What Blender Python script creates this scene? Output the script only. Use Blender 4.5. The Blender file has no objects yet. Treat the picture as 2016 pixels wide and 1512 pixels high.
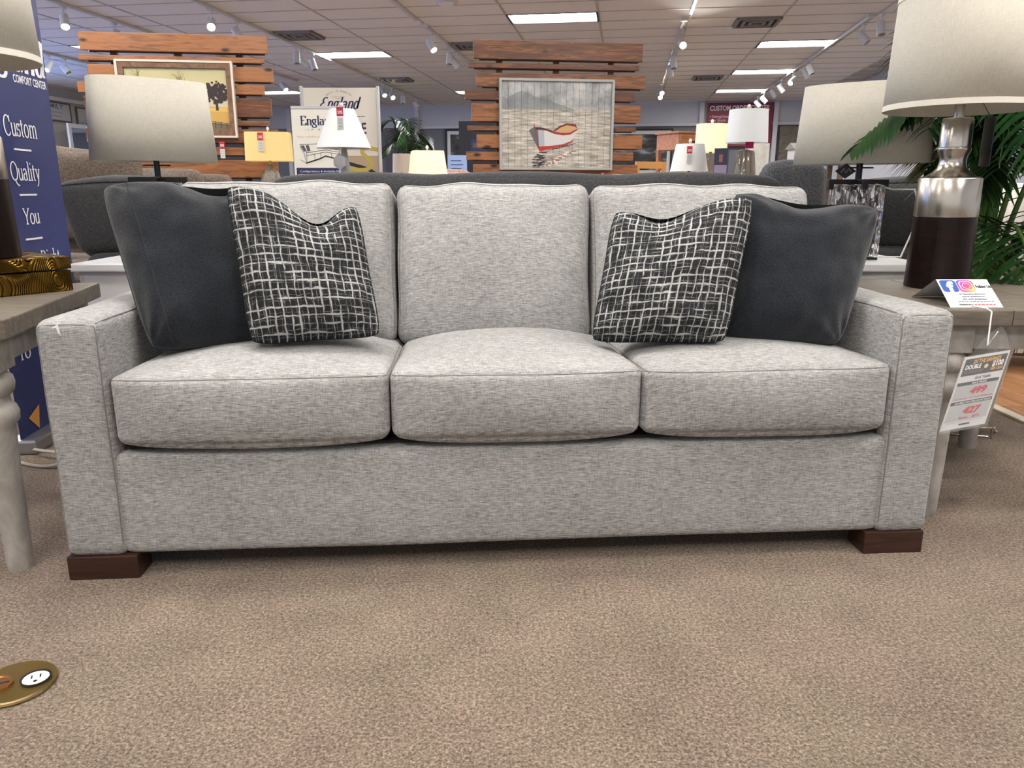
import bpy, bmesh, math, random
from mathutils import Vector, Matrix, noise
random.seed(4)
C = bpy.context.scene.collection
SC = bpy.context.scene
PI = math.pi
def R(d): return math.radians(d)

# ------------------------------------------------------------------ camera, world, exposure
cam = bpy.data.cameras.new('camera'); camo = bpy.data.objects.new('camera', cam); C.objects.link(camo)
camo.location = (0, 0, 1.0); camo.rotation_euler = (R(90 - 14.2), 0, 0)
cam.sensor_fit = 'HORIZONTAL'; cam.sensor_width = 36.0; cam.lens = 36.0 * 1515 / 2016
cam.clip_start = 0.05; cam.clip_end = 200
SC.camera = camo
W = bpy.data.worlds.new('world'); SC.world = W; W.use_nodes = True
W.node_tree.nodes['Background'].inputs[0].default_value = (1.0, 0.98, 0.96, 1)
W.node_tree.nodes['Background'].inputs[1].default_value = 0.65
SC.view_settings.view_transform = 'Standard'; SC.view_settings.look = 'None'
SC.view_settings.exposure = 0.42; SC.view_settings.gamma = 1.0; SC.view_settings.use_curve_mapping = False
TROFFER = 27.0          # emission of the ceiling panels
SPOT = 62.0            # watts of a lit track head
PHI = R(8.2)           # the room's grid is turned against the view
def room(p, q, z): return Vector((p*math.cos(PHI) + q*math.sin(PHI), -p*math.sin(PHI) + q*math.cos(PHI), z))

# ------------------------------------------------------------------ materials
def lin(c):
    return tuple(((x/255)/12.92 if x/255 <= .04045 else ((x/255 + .055)/1.055)**2.4) for x in c) + (1,)
MATS = {}
def nodes(name):
    m = bpy.data.materials.new(name); m.use_nodes = True
    nt = m.node_tree; b = nt.nodes['Principled BSDF']
    return m, nt, b
def N(nt, t, **kw):
    n = nt.nodes.new(t)
    for k, v in kw.items():
        if k.startswith('_'): setattr(n, k[1:], v)
        else: n.inputs[k.replace('__', ' ')].default_value = v
    return n
def L(nt, a, b): nt.links.new(a, b)
def ramp(nt, fac, stops):
    r = nt.nodes.new('ShaderNodeValToRGB'); L(nt, fac, r.inputs[0])
    els = r.color_ramp.elements
    els[0].position, els[0].color = stops[0][0], stops[0][1]
    els[1].position, els[1].color = stops[-1][0], stops[-1][1]
    for p, c in stops[1:-1]:
        e = els.new(p); e.color = c
    return r.outputs[0]
def mapping(nt, scale, src='Object'):
    tc = nt.nodes.new('ShaderNodeTexCoord'); mp = nt.nodes.new('ShaderNodeMapping')
    L(nt, tc.outputs[src], mp.inputs[0]); mp.inputs['Scale'].default_value = scale
    return mp.outputs[0]
def bump(nt, b, h, strength=.3, dist=.002):
    bp = nt.nodes.new('ShaderNodeBump'); bp.inputs['Strength'].default_value = strength; bp.inputs['Distance'].default_value = dist
    L(nt, h, bp.inputs['Height']); L(nt, bp.outputs[0], b.inputs['Normal'])
def plain(name, c, rough=.6, metal=0, emit=0, ecol=None, alpha=1, trans=0, noise_amt=.0, nscale=30, spec=.5, sheen=0):
    if name in MATS: return MATS[name]
    m, nt, b = nodes(name)
    b.inputs['Base Color'].default_value = lin(c); b.inputs['Roughness'].default_value = rough; b.inputs['Metallic'].default_value = metal
    b.inputs['Specular IOR Level'].default_value = spec
    if trans: b.inputs['Transmission Weight'].default_value = trans; b.inputs['IOR'].default_value = 1.45
    if sheen: b.inputs['Sheen Weight'].default_value = sheen
    if alpha < 1: b.inputs['Alpha'].default_value = alpha
    if emit:
        b.inputs['Emission Color'].default_value = lin(ecol or c); b.inputs['Emission Strength'].default_value = emit
    if noise_amt:
        n = N(nt, 'ShaderNodeTexNoise', Scale=nscale, Detail=4.0); L(nt, mapping(nt, (1, 1, 1)), n.inputs[0])
        lo = tuple(max(0, x*(1-noise_amt)) for x in c); hi = tuple(min(255, x*(1+noise_amt)) for x in c)
        L(nt, ramp(nt, n.outputs[0], [(.3, lin(lo)), (.7, lin(hi))]), b.inputs['Base Color'])
        bump(nt, b, n.outputs[0], .15)
    MATS[name] = m; return m
def weave(name, lo, mid, hi, su=70, sv=620, rough=.9, bstr=.35, mix=.5, sheen=.1, contrast=.12):
    """heathered upholstery: short horizontal slubs crossed by short vertical ones"""
    if name in MATS: return MATS[name]
    m, nt, b = nodes(name)
    tc = nt.nodes.new('ShaderNodeTexCoord'); sx = nt.nodes.new('ShaderNodeSeparateXYZ'); L(nt, tc.outputs['Object'], sx.inputs[0])
    def mth(op, a, bb, cc=None):
        n = nt.nodes.new('ShaderNodeMath'); n.operation = op
        for i, v in enumerate((a, bb, cc)):
            if v is None: continue
            if isinstance(v, (int, float)): n.inputs[i].default_value = v
            else: L(nt, v, n.inputs[i])
        return n.outputs[0]
    nrm = nt.nodes.new('ShaderNodeSeparateXYZ'); L(nt, tc.outputs['Normal'], nrm.inputs[0])
    side = mth('GREATER_THAN', mth('ABSOLUTE', nrm.outputs[0], None), .72); front = mth('SUBTRACT', 1.0, side)
    u = mth('ADD', mth('MULTIPLY', sx.outputs[1], side), mth('MULTIPLY', sx.outputs[0], front))
    v = mth('ADD', mth('MULTIPLY', sx.outputs[1], mth('MULTIPLY', front, .85)), sx.outputs[2])
    def nz(a, bsc, seed, det=2.0):
        cb = nt.nodes.new('ShaderNodeCombineXYZ'); L(nt, mth('MULTIPLY', u, a), cb.inputs[0]); L(nt, mth('MULTIPLY', v, bsc), cb.inputs[1]); cb.inputs[2].default_value = seed
        n = N(nt, 'ShaderNodeTexNoise', Scale=1.0, Detail=det, Roughness=.6); L(nt, cb.outputs[0], n.inputs[0]); return n.outputs[0]
    h = nz(su, sv, 1.3); w = nz(sv*.8, su*1.3, 7.7); big = nz(4, 4, 3.1)
    s = mth('ADD', mth('MULTIPLY', h, 1-mix), mth('MULTIPLY', w, mix)); s = mth('MULTIPLY_ADD', mth('SUBTRACT', big, .5), .08, s)
    L(nt, ramp(nt, s, [(.5-contrast*1.1, lin(lo)), (.5, lin(mid)), (.5+contrast, lin(hi))]), b.inputs['Base Color'])
    b.inputs['Roughness'].default_value = rough; b.inputs['Specular IOR Level'].default_value = .2; b.inputs['Sheen Weight'].default_value = sheen
    bump(nt, b, s, bstr, .0015)
    MATS[name] = m; return m
def plush(name, c, k=.35, scale=260):
    if name in MATS: return MATS[name]
    m, nt, b = nodes(name)
    n1 = N(nt, 'ShaderNodeTexNoise', Scale=scale, Detail=3.0); L(nt, mapping(nt, (1, 1, 1)), n1.inputs[0])
    n2 = N(nt, 'ShaderNodeTexNoise', Scale=6.0, Detail=2.0); L(nt, mapping(nt, (1, 1, 1)), n2.inputs[0])
    ad = N(nt, 'ShaderNodeMath', _operation='MULTIPLY_ADD'); L(nt, n2.outputs[0], ad.inputs[0]); ad.inputs[1].default_value = .35; L(nt, n1.outputs[0], ad.inputs[2])
    L(nt, ramp(nt, ad.outputs[0], [(.45, lin(tuple(x*(1-k) for x in c))), (.9, lin(tuple(min(255, x*(1+k)) for x in c)))]), b.inputs['Base Color'])
    b.inputs['Roughness'].default_value = .95; b.inputs['Sheen Weight'].default_value = .25; b.inputs['Specular IOR Level'].default_value = .1
    bump(nt, b, n1.outputs[0], .6, .003)
    MATS[name] = m; return m
def wood(name, lo, mid, hi, scale=(1.2, 14, 14), rough=.45, knots=True, axis='X', var=.18):
    if name in MATS: return MATS[name]
    m, nt, b = nodes(name)
    oi = nt.nodes.new('ShaderNodeObjectInfo')
    tc = nt.nodes.new('ShaderNodeTexCoord'); mp = nt.nodes.new('ShaderNodeMapping'); L(nt, tc.outputs['Object'], mp.inputs[0])
    mp.inputs['Scale'].default_value = scale
    cb = nt.nodes.new('ShaderNodeCombineXYZ')
    mu = N(nt, 'ShaderNodeMath', _operation='MULTIPLY'); L(nt, oi.outputs['Random'], mu.inputs[0]); mu.inputs[1].default_value = 37.0
    L(nt, mu.outputs[0], cb.inputs[0]); L(nt, mu.outputs[0], cb.inputs[2]); L(nt, cb.outputs[0], mp.inputs['Location'])
    n1 = N(nt, 'ShaderNodeTexNoise', Scale=2.0, Detail=6.0, Roughness=.65, Distortion=1.2); L(nt, mp.outputs[0], n1.inputs[0])
    n2 = N(nt, 'ShaderNodeTexNoise', Scale=9.0, Detail=3.0); L(nt, mp.outputs[0], n2.inputs[0])
    ad = N(nt, 'ShaderNodeMath', _operation='MULTIPLY_ADD'); L(nt, n2.outputs[0], ad.inputs[0]); ad.inputs[1].default_value = .3; L(nt, n1.outputs[0], ad.inputs[2])
    va = N(nt, 'ShaderNodeMath', _operation='MULTIPLY_ADD'); L(nt, oi.outputs['Random'], va.inputs[0]); va.inputs[1].default_value = var; L(nt, ad.outputs[0], va.inputs[2])
    col = ramp(nt, va.outputs[0], [(.42, lin(lo)), (.68, lin(mid)), (.95, lin(hi))])
    if knots:
        vo = N(nt, 'ShaderNodeTexVoronoi', Scale=1.0); m2 = nt.nodes.new('ShaderNodeMapping'); L(nt, tc.outputs['Object'], m2.inputs[0])
        m2.inputs['Scale'].default_value = (3.2, 3.2, 7.0); L(nt, cb.outputs[0], m2.inputs['Location']); L(nt, m2.outputs[0], vo.inputs[0])
        kf = ramp(nt, vo.outputs['Distance'], [(.07, (1, 1, 1, 1)), (.17, (0, 0, 0, 1))])
        mx = N(nt, 'ShaderNodeMix', _data_type='RGBA'); L(nt, kf, mx.inputs[0]); L(nt, col, mx.inputs[6]); mx.inputs[7].default_value = lin(tuple(x*.45 for x in lo))
        col = mx.outputs[2]
    L(nt, col, b.inputs['Base Color']); b.inputs['Roughness'].default_value = rough
    bump(nt, b, ad.outputs[0], .2, .002)
    MATS[name] = m; return m

M_SOFA = weave('sofa_weave', (84, 84, 85), (148, 147, 146), (187, 186, 185), su=48, sv=680, contrast=.18, mix=.30)
M_PIPE = plain('sofa_seam', (118, 115, 112), .9)
M_DARKW = weave('charcoal_weave', (28, 29, 31), (52, 53, 55), (82, 82, 82), su=90, sv=420, contrast=.2)
M_TAUPE = weave('taupe_weave', (78, 68, 60), (112, 100, 90), (136, 124, 112), su=60, sv=300)
M_BEIGEW = weave('beige_weave', (150, 136, 118), (182, 168, 150), (205, 192, 176), su=60, sv=300)
M_BROWNW = weave('brown_tweed', (70, 60, 50), (110, 98, 84), (140, 128, 112), su=120, sv=260)
M_PINKW = weave('rose_tweed', (120, 90, 82), (160, 128, 118), (190, 160, 150), su=120, sv=220)
M_PLUSH = plush('slate_plush', (28, 31, 36))
M_LEG = wood('espresso_wood', (26, 14, 10), (44, 25, 18), (62, 38, 28), (3, 3, 30), .35, False)
M_PLANK = wood('pine_plank', (50, 28, 18), (98, 58, 35), (158, 102, 60), var=.36)
M_POST = plain('dark_post', (74, 46, 36), .6)
M_GREYWOOD = wood('grey_oak', (70, 63, 55), (98, 90, 80), (122, 113, 102), (2, 18, 18), .5, False)
M_GREYPAINT = wood('whitewashed_wood', (120, 115, 108), (150, 145, 138), (178, 173, 167), (5, 5, 3), .5, False)
M_WHITE = plain('white_paint', (225, 225, 226), .35)
M_OFFW = plain('offwhite_plastic', (226, 224, 218), .5)
M_BLACK = plain('black_metal', (16, 17, 20), .35)
M_WHM = plain('white_metal', (205, 206, 208), .4)
M_SHADE = weave('linen_shade', (172, 166, 152), (196, 191, 178), (212, 207, 196), su=40, sv=900, bstr=.1, contrast=.3, sheen=0)
M_SHADEW = plain('white_shade', (228, 228, 226), .8)
M_SHIN = plain('shade_lining', (222, 222, 220), .9)
M_GLOW = plain('glowing_cream_shade', (238, 226, 190), .8, emit=.28, ecol=(255, 236, 180))
M_GLOWY = plain('glowing_yellow_shade', (228, 200, 140), .8, emit=.16, ecol=(255, 214, 130))
M_GLASS = plain('clear_glass', (245, 250, 250), .03, trans=1)
M_SMOKE = plain('smoked_glass', (176, 172, 165), .05, trans=.85)
def brushed():
    m, nt, b = nodes('brushed_nickel')
    n = N(nt, 'ShaderNodeTexNoise', Scale=3.0, Detail=2.0); L(nt, mapping(nt, (1, 1, 1)), n.inputs[0])
    b.inputs['Metallic'].default_value = 1; b.inputs['Base Color'].default_value = lin((196, 190, 182))
    L(nt, ramp(nt, n.outputs[0], [(.3, (.24, .24, .24, 1)), (.7, (.30, .30, .30, 1))]), b.inputs['Roughness'])
    b.inputs['Anisotropic'].default_value = 0
    return m
M_NICKEL = brushed()
def carpet():
    m, nt, b = nodes('beige_carpet')
    co = mapping(nt, (1, 1, 1))
    n1 = N(nt, 'ShaderNodeTexNoise', Scale=190.0, Detail=5.0, Roughness=.75); L(nt, co, n1.inputs[0])
    n2 = N(nt, 'ShaderNodeTexNoise', Scale=5.0, Detail=6.0, Roughness=.65); L(nt, co, n2.inputs[0])
    n3 = N(nt, 'ShaderNodeTexNoise', Scale=110.0, Detail=3.0); L(nt, co, n3.inputs[0])
    n4 = N(nt, 'ShaderNodeTexNoise', Scale=3.0, Detail=3.0); L(nt, mapping(nt, (1.4, 1, 1)), n4.inputs[0])
    a = N(nt, 'ShaderNodeMath', _operation='MULTIPLY_ADD'); L(nt, n2.outputs[0], a.inputs[0]); a.inputs[1].default_value = .17; L(nt, n1.outputs[0], a.inputs[2])
    a2 = N(nt, 'ShaderNodeMath', _operation='MULTIPLY_ADD'); L(nt, n3.outputs[0], a2.inputs[0]); a2.inputs[1].default_value = .40; L(nt, a.outputs[0], a2.inputs[2])
    hf = N(nt, 'ShaderNodeMath', _operation='MULTIPLY'); L(nt, a2.outputs[0], hf.inputs[0]); hf.inputs[1].default_value = .75
    c1 = ramp(nt, hf.outputs[0], [(.46, lin((66, 58, 49))), (.585, lin((121, 107, 91))), (.71, lin((172, 155, 136)))])
    c2 = ramp(nt, hf.outputs[0], [(.46, lin((66, 56, 49))), (.585, lin((121, 104, 91))), (.71, lin((172, 152, 136)))])
    mx = N(nt, 'ShaderNodeMix', _data_type='RGBA'); L(nt, ramp(nt, n4.outputs[0], [(.35, (0, 0, 0, 1)), (.68, (1, 1, 1, 1))]), mx.inputs[0]); L(nt, c1, mx.inputs[6]); L(nt, c2, mx.inputs[7])
    L(nt, mx.outputs[2], b.inputs['Base Color']); b.inputs['Roughness'].default_value = 1; b.inputs['Specular IOR Level'].default_value = .05
    b.inputs['Sheen Weight'].default_value = .15
    bump(nt, b, a2.outputs[0], .8, .004)
    return m
M_CARPET = carpet()
def grid_fabric():
    """charcoal ground crossed by broken, wavering off-white threads"""
    m, nt, b = nodes('crosshatch_fabric')
    tc = nt.nodes.new('ShaderNodeTexCoord')
    def mth(op, a, bb=None, cc=None):
        n = nt.nodes.new('ShaderNodeMath'); n.operation = op
        for i, v in enumerate((a, bb, cc)):
            if v is None: continue
            if isinstance(v, (int, float)): n.inputs[i].default_value = v
            else: L(nt, v, n.inputs[i])
        return n.outputs[0]
    uv = tc.outputs['UV']; sp = nt.nodes.new('ShaderNodeSeparateXYZ'); L(nt, uv, sp.inputs[0])
    def nz(sx, sy, seed, det=2.0):
        mp = nt.nodes.new('ShaderNodeMapping'); L(nt, uv, mp.inputs[0]); mp.inputs['Scale'].default_value = (sx, sy, 1); mp.inputs['Location'].default_value = (seed, seed*2, 0)
        n = N(nt, 'ShaderNodeTexNoise', Scale=1.0, Detail=det, Roughness=.6); L(nt, mp.outputs[0], n.inputs[0]); return n.outputs[0]
    def line(coord, warp, period, width, brk):
        x = mth('MULTIPLY_ADD', warp, 0.014, coord)
        fr = mth('PINGPONG', mth('DIVIDE', x, period), .5)
        w = mth('MULTIPLY_ADD', brk, width*3.2, -width*.80)
        d = mth('SUBTRACT', w, fr)
        return mth('SMOOTH_MIN', mth('MAXIMUM', mth('MULTIPLY', d, 9), 0), 1, .3)
    u, v = sp.outputs[0], sp.outputs[1]
    l1 = line(u, nz(12, 18, 1.1), .0215, .17, nz(60, 14, 5))
    l2 = line(v, nz(18, 12, 3.3), .0235, .17, nz(14, 60, 9))
    l3 = line(u, nz(22, 30, 6.1), .0145, .11, nz(50, 22, 2))
    l4 = line(v, nz(30, 22, 8.3), .0158, .12, nz(22, 50, 4))
    s = mth('MAXIMUM', mth('MAXIMUM', l1, l2), mth('MULTIPLY', mth('MAXIMUM', l3, l4), .65))
    s = mth('MULTIPLY', s, mth('MULTIPLY_ADD', nz(160, 160, 4), .9, .45))
    L(nt, ramp(nt, s, [(.10, lin((40, 41, 43))), (.5, lin((94, 94, 95))), (.98, lin((178, 178, 177)))]), b.inputs['Base Color'])
    b.inputs['Roughness'].default_value = .95; b.inputs['Specular IOR Level'].default_value = .1
    bump(nt, b, s, .25, .002)
    return m
M_GRID = grid_fabric()

# ------------------------------------------------------------------ mesh helpers
class MB:
    def __init__(s): s.v = []; s.f = []; s.uv = {}
    def add(s, vs, fs, T=None):
        o = len(s.v)
        s.v += [tuple(T @ Vector(v)) if T else tuple(v) for v in vs]
        s.f += [tuple(i + o for i in f) for f in fs]
        return s
    def box(s, x0, x1, y0, y1, z0, z1, T=None):
        return s.add([(x, y, z) for z in (z0, z1) for y in (y0, y1) for x in (x0, x1)],
                     [(0, 2, 3, 1), (4, 5, 7, 6), (0, 1, 5, 4), (2, 6, 7, 3), (0, 4, 6, 2), (1, 3, 7, 5)], T)
    def lathe(s, prof, n=28, c=(0, 0, 0), T=None, cap=True, a0=0, squash=1):
        vs = [(c[0] + r*math.cos(a0 + 2*PI*i/n), c[1] + squash*r*math.sin(a0 + 2*PI*i/n), c[2] + z) for r, z in prof for i in range(n)]
        fs = [(k*n + i, k*n + (i+1) % n, (k+1)*n + (i+1) % n, (k+1)*n + i) for k in range(len(prof)-1) for i in range(n)]
        if cap: fs += [tuple(range(n-1, -1, -1)), tuple(range((len(prof)-1)*n, len(prof)*n))]
        return s.add(vs, fs, T)
    def tube(s, pts, r, n=8, closed=False, T=None):
        P = [Vector(p) for p in pts]; m = len(P); vs = []; up = Vector((0, 0, 1)); prev = None
        for i, p in enumerate(P):
            a = P[(i-1) % m] if (closed or i > 0) else p; b = P[(i+1) % m] if (closed or i < m-1) else p
            t = (b - a).normalized()
            if prev is None:
                ref = up if abs(t.z) < .9 else Vector((1, 0, 0)); u = t.cross(ref).normalized()
            else:
                u = (prev - t*prev.dot(t)); u = u.normalized() if u.length > 1e-6 else t.orthogonal().normalized()
            prev = u; w = t.cross(u)
            rr = r[i] if isinstance(r, (list, tuple)) else r
            vs += [tuple(p + (u*math.cos(2*PI*k/n) + w*math.sin(2*PI*k/n))*rr) for k in range(n)]
        lim = m if closed else m-1
        fs = [(i*n + k, ((i+1) % m)*n + k, ((i+1) % m)*n + (k+1) % n, i*n + (k+1) % n) for i in range(lim) for k in range(n)]
        if not closed: fs += [tuple(range(n)), tuple(range(m*n-1, (m-1)*n-1, -1))]
        return s.add(vs, fs, T)
    def soft(s, fn, n=16, ends=True):
        """a closed surface: fn maps points of the cube [-1,1]^3 surface to space"""
        ts = [math.sin(PI/2*(-1 + 2*i/n)) for i in range(n+1)]
        idx = {}; vs = []; fs = []
        def vid(a, b, c):
            k = (round(a, 6), round(b, 6), round(c, 6))
            if k not in idx: idx[k] = len(vs); vs.append(tuple(fn(a, b, c)))
            return idx[k]
        for ax in range(3):
            for sg in (-1, 1):
                for i in range(n):
                    for j in range(n):
                        q = []
                        for (u, v) in ((ts[i], ts[j]), (ts[i+1], ts[j]), (ts[i+1], ts[j+1]), (ts[i], ts[j+1])):
                            p = [0, 0, 0]; p[ax] = sg; p[(ax+1) % 3] = u; p[(ax+2) % 3] = v; q.append(vid(*p))
                        fs.append(tuple(q if sg > 0 else q[::-1]))
        return s.add(vs, fs)
    def poly(s, pts, T=None): return s.add(pts, [tuple(range(len(pts)))], T)
    def build(s, name, mat, parent=None, smooth=False, bevel=0, seg=2, loc=None, kind=None, label=None):
        me = bpy.data.meshes.new(name); me.from_pydata(s.v, [], s.f)
        if bevel:
            bm = bmesh.new(); bm.from_mesh(me); bmesh.ops.remove_doubles(bm, verts=bm.verts, dist=1e-6)
            bmesh.ops.bevel(bm, geom=[e for e in bm.edges if len(e.link_faces) == 2 and e.calc_face_angle(0) > .5], offset=bevel, segments=seg, affect='EDGES', profile=.6)
            bm.to_mesh(me); bm.free()
        me.validate(); me.update()
        if smooth:
            me.polygons.foreach_set('use_smooth', [True]*len(me.polygons)); me.set_sharp_from_angle(angle=R(48))
        me.materials.append(mat)
        o = bpy.data.objects.new(name, me); C.objects.link(o)
        if parent: o.parent = parent
        if loc: o.location = loc
        if kind: o['kind'] = kind
        if label: o['label'] = label
        return o
def thing(name, label, cat, loc=(0, 0, 0), rotz=0, group=None):
    o = bpy.data.objects.new(name, None); C.objects.link(o); o.location = loc; o.rotation_euler = (0, 0, rotz)
    o.empty_display_size = .1
    o['label'] = label; o['category'] = cat
    if group: o['group'] = group
    return o
def tag(o, label, cat, group=None):
    o['label'] = label; o['category'] = cat
    if group: o['group'] = group
    return o
def struct(o): o['kind'] = 'structure'; return o
def copy_thing(r, loc, rotz, label=None, group=None):
    n = r.copy(); C.objects.link(n); n.location = loc; n.rotation_euler = (0, 0, rotz)
    if label: n['label'] = label
    if group: n['group'] = group
    for ch in r.children:
        c = ch.copy(); C.objects.link(c); c.parent = n
        for g in ch.children:
            d = g.copy(); C.objects.link(d); d.parent = c
    return n
def softfn(c, h, r, bul=(0, 0, 0), wob=0, seed=0, wscale=4, taper=None, rot=0):
    """rounded box with bulging faces; c centre, h half sizes, r corner radius"""
    c = Vector(c); rm = Matrix.Rotation(rot, 3, 'X')
    def f(a, b, d):
        p = Vector((a*h[0], b*h[1], d*h[2])); q = Vector([max(-(h[i]-r), min(h[i]-r, p[i])) for i in range(3)])
        e = p - q
        if e.length > 1e-9: p = q + e.normalized()*r
        ab, bb, db = 1-a*a, 1-b*b, 1-d*d
        p.x += a*bul[0]*bb*db; p.y += b*bul[1]*ab*db; p.z += d*bul[2]*ab*bb
        if taper: p = taper(p, a, b, d)
        if wob:
            nv = noise.noise_vector(Vector((p.x*wscale + seed, p.y*wscale, p.z*wscale)))
            p += nv*wob
        return rm @ p + c
    return f
def seam(fn, path, r, n=6):
    mb = MB(); mb.tube([fn(*p) for p in path], r, n); return mb
def line_pts(a, b, n=20): return [tuple(a[i] + (b[i]-a[i])*k/n for i in range(3)) for k in range(n+1)]
def perim(axis, val, e, n=12):
    pts = []
    for (u0, v0), (u1, v1) in (((-e, -e), (e, -e)), ((e, -e), (e, e)), ((e, e), (-e, e)), ((-e, e), (-e, -e))):
        for k in range(n):
            u = u0 + (u1-u0)*k/n; v = v0 + (v1-v0)*k/n
            p = [0, 0, 0]; p[axis] = val; p[(axis+1) % 3] = u; p[(axis+2) % 3] = v; pts.append(tuple(p))
    return pts

# --- lettering: sans from the built-in face, serif from pen strokes
_tc = {}
def text_verts(s, bold=0.0, spacing=1.0):
    k = (s, bold, spacing)
    if k in _tc: return _tc[k]
    cu = bpy.data.curves.new('lettering', 'FONT'); cu.body = s; cu.size = 1; cu.offset = bold; cu.space_character = spacing; cu.resolution_u = 3
    o = bpy.data.objects.new('lettering', cu); C.objects.link(o)
    me = bpy.data.meshes.new_from_object(o)
    vs = [tuple(v.co) for v in me.vertices]; fs = [tuple(p.vertices) for p in me.polygons]
    bpy.data.objects.remove(o); bpy.data.meshes.remove(me); bpy.data.curves.remove(cu)
    _tc[k] = (vs, fs); return vs, fs
def put_text(mb, s, O, ex, ey, width=None, height=None, align='C', bold=0.0, shear=0.0, spacing=1.0):
    """letters scaled to a width and cap height, in the plane spanned by unit vectors ex, ey"""
    vs, fs = text_verts(s, bold, spacing)
    if not vs: return
    x0 = min(v[0] for v in vs); x1 = max(v[0] for v in vs); O = Vector(O); ex = Vector(ex); ey = Vector(ey)
    sy = height/.7; sx = width/(x1-x0) if width else sy
    off = {'C': -(x0+x1)/2, 'L': -x0, 'R': -x1}[align]
    mb.add([tuple(O + ex*((v[0]+off)*sx + shear*v[1]*sy) + ey*(v[1]*sy)) for v in vs], fs)
def fine_print(mb, O, ex, ey, width, height, n=7):
    """a line of print too small to read: a row of short ink dashes"""
    O = Vector(O); ex = Vector(ex); ey = Vector(ey); x = -width/2; k = 0
    while x < width/2:
        w = width/n*(.55 + .35*((k*7) % 5)/5); w = min(w, width/2 - x)
        mb.add([tuple(O + ex*a + ey*b) for a, b in ((x, 0), (x+w, 0), (x+w, height), (x, height))], [(0, 1, 2, 3)]); x += w + width/n*.2; k += 1
def arc(cx, cy, rx, ry, a0, a1, n=14): return [(cx + rx*math.cos(R(a0 + (a1-a0)*k/n)), cy + ry*math.sin(R(a0 + (a1-a0)*k/n))) for k in range(n+1)]
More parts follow.
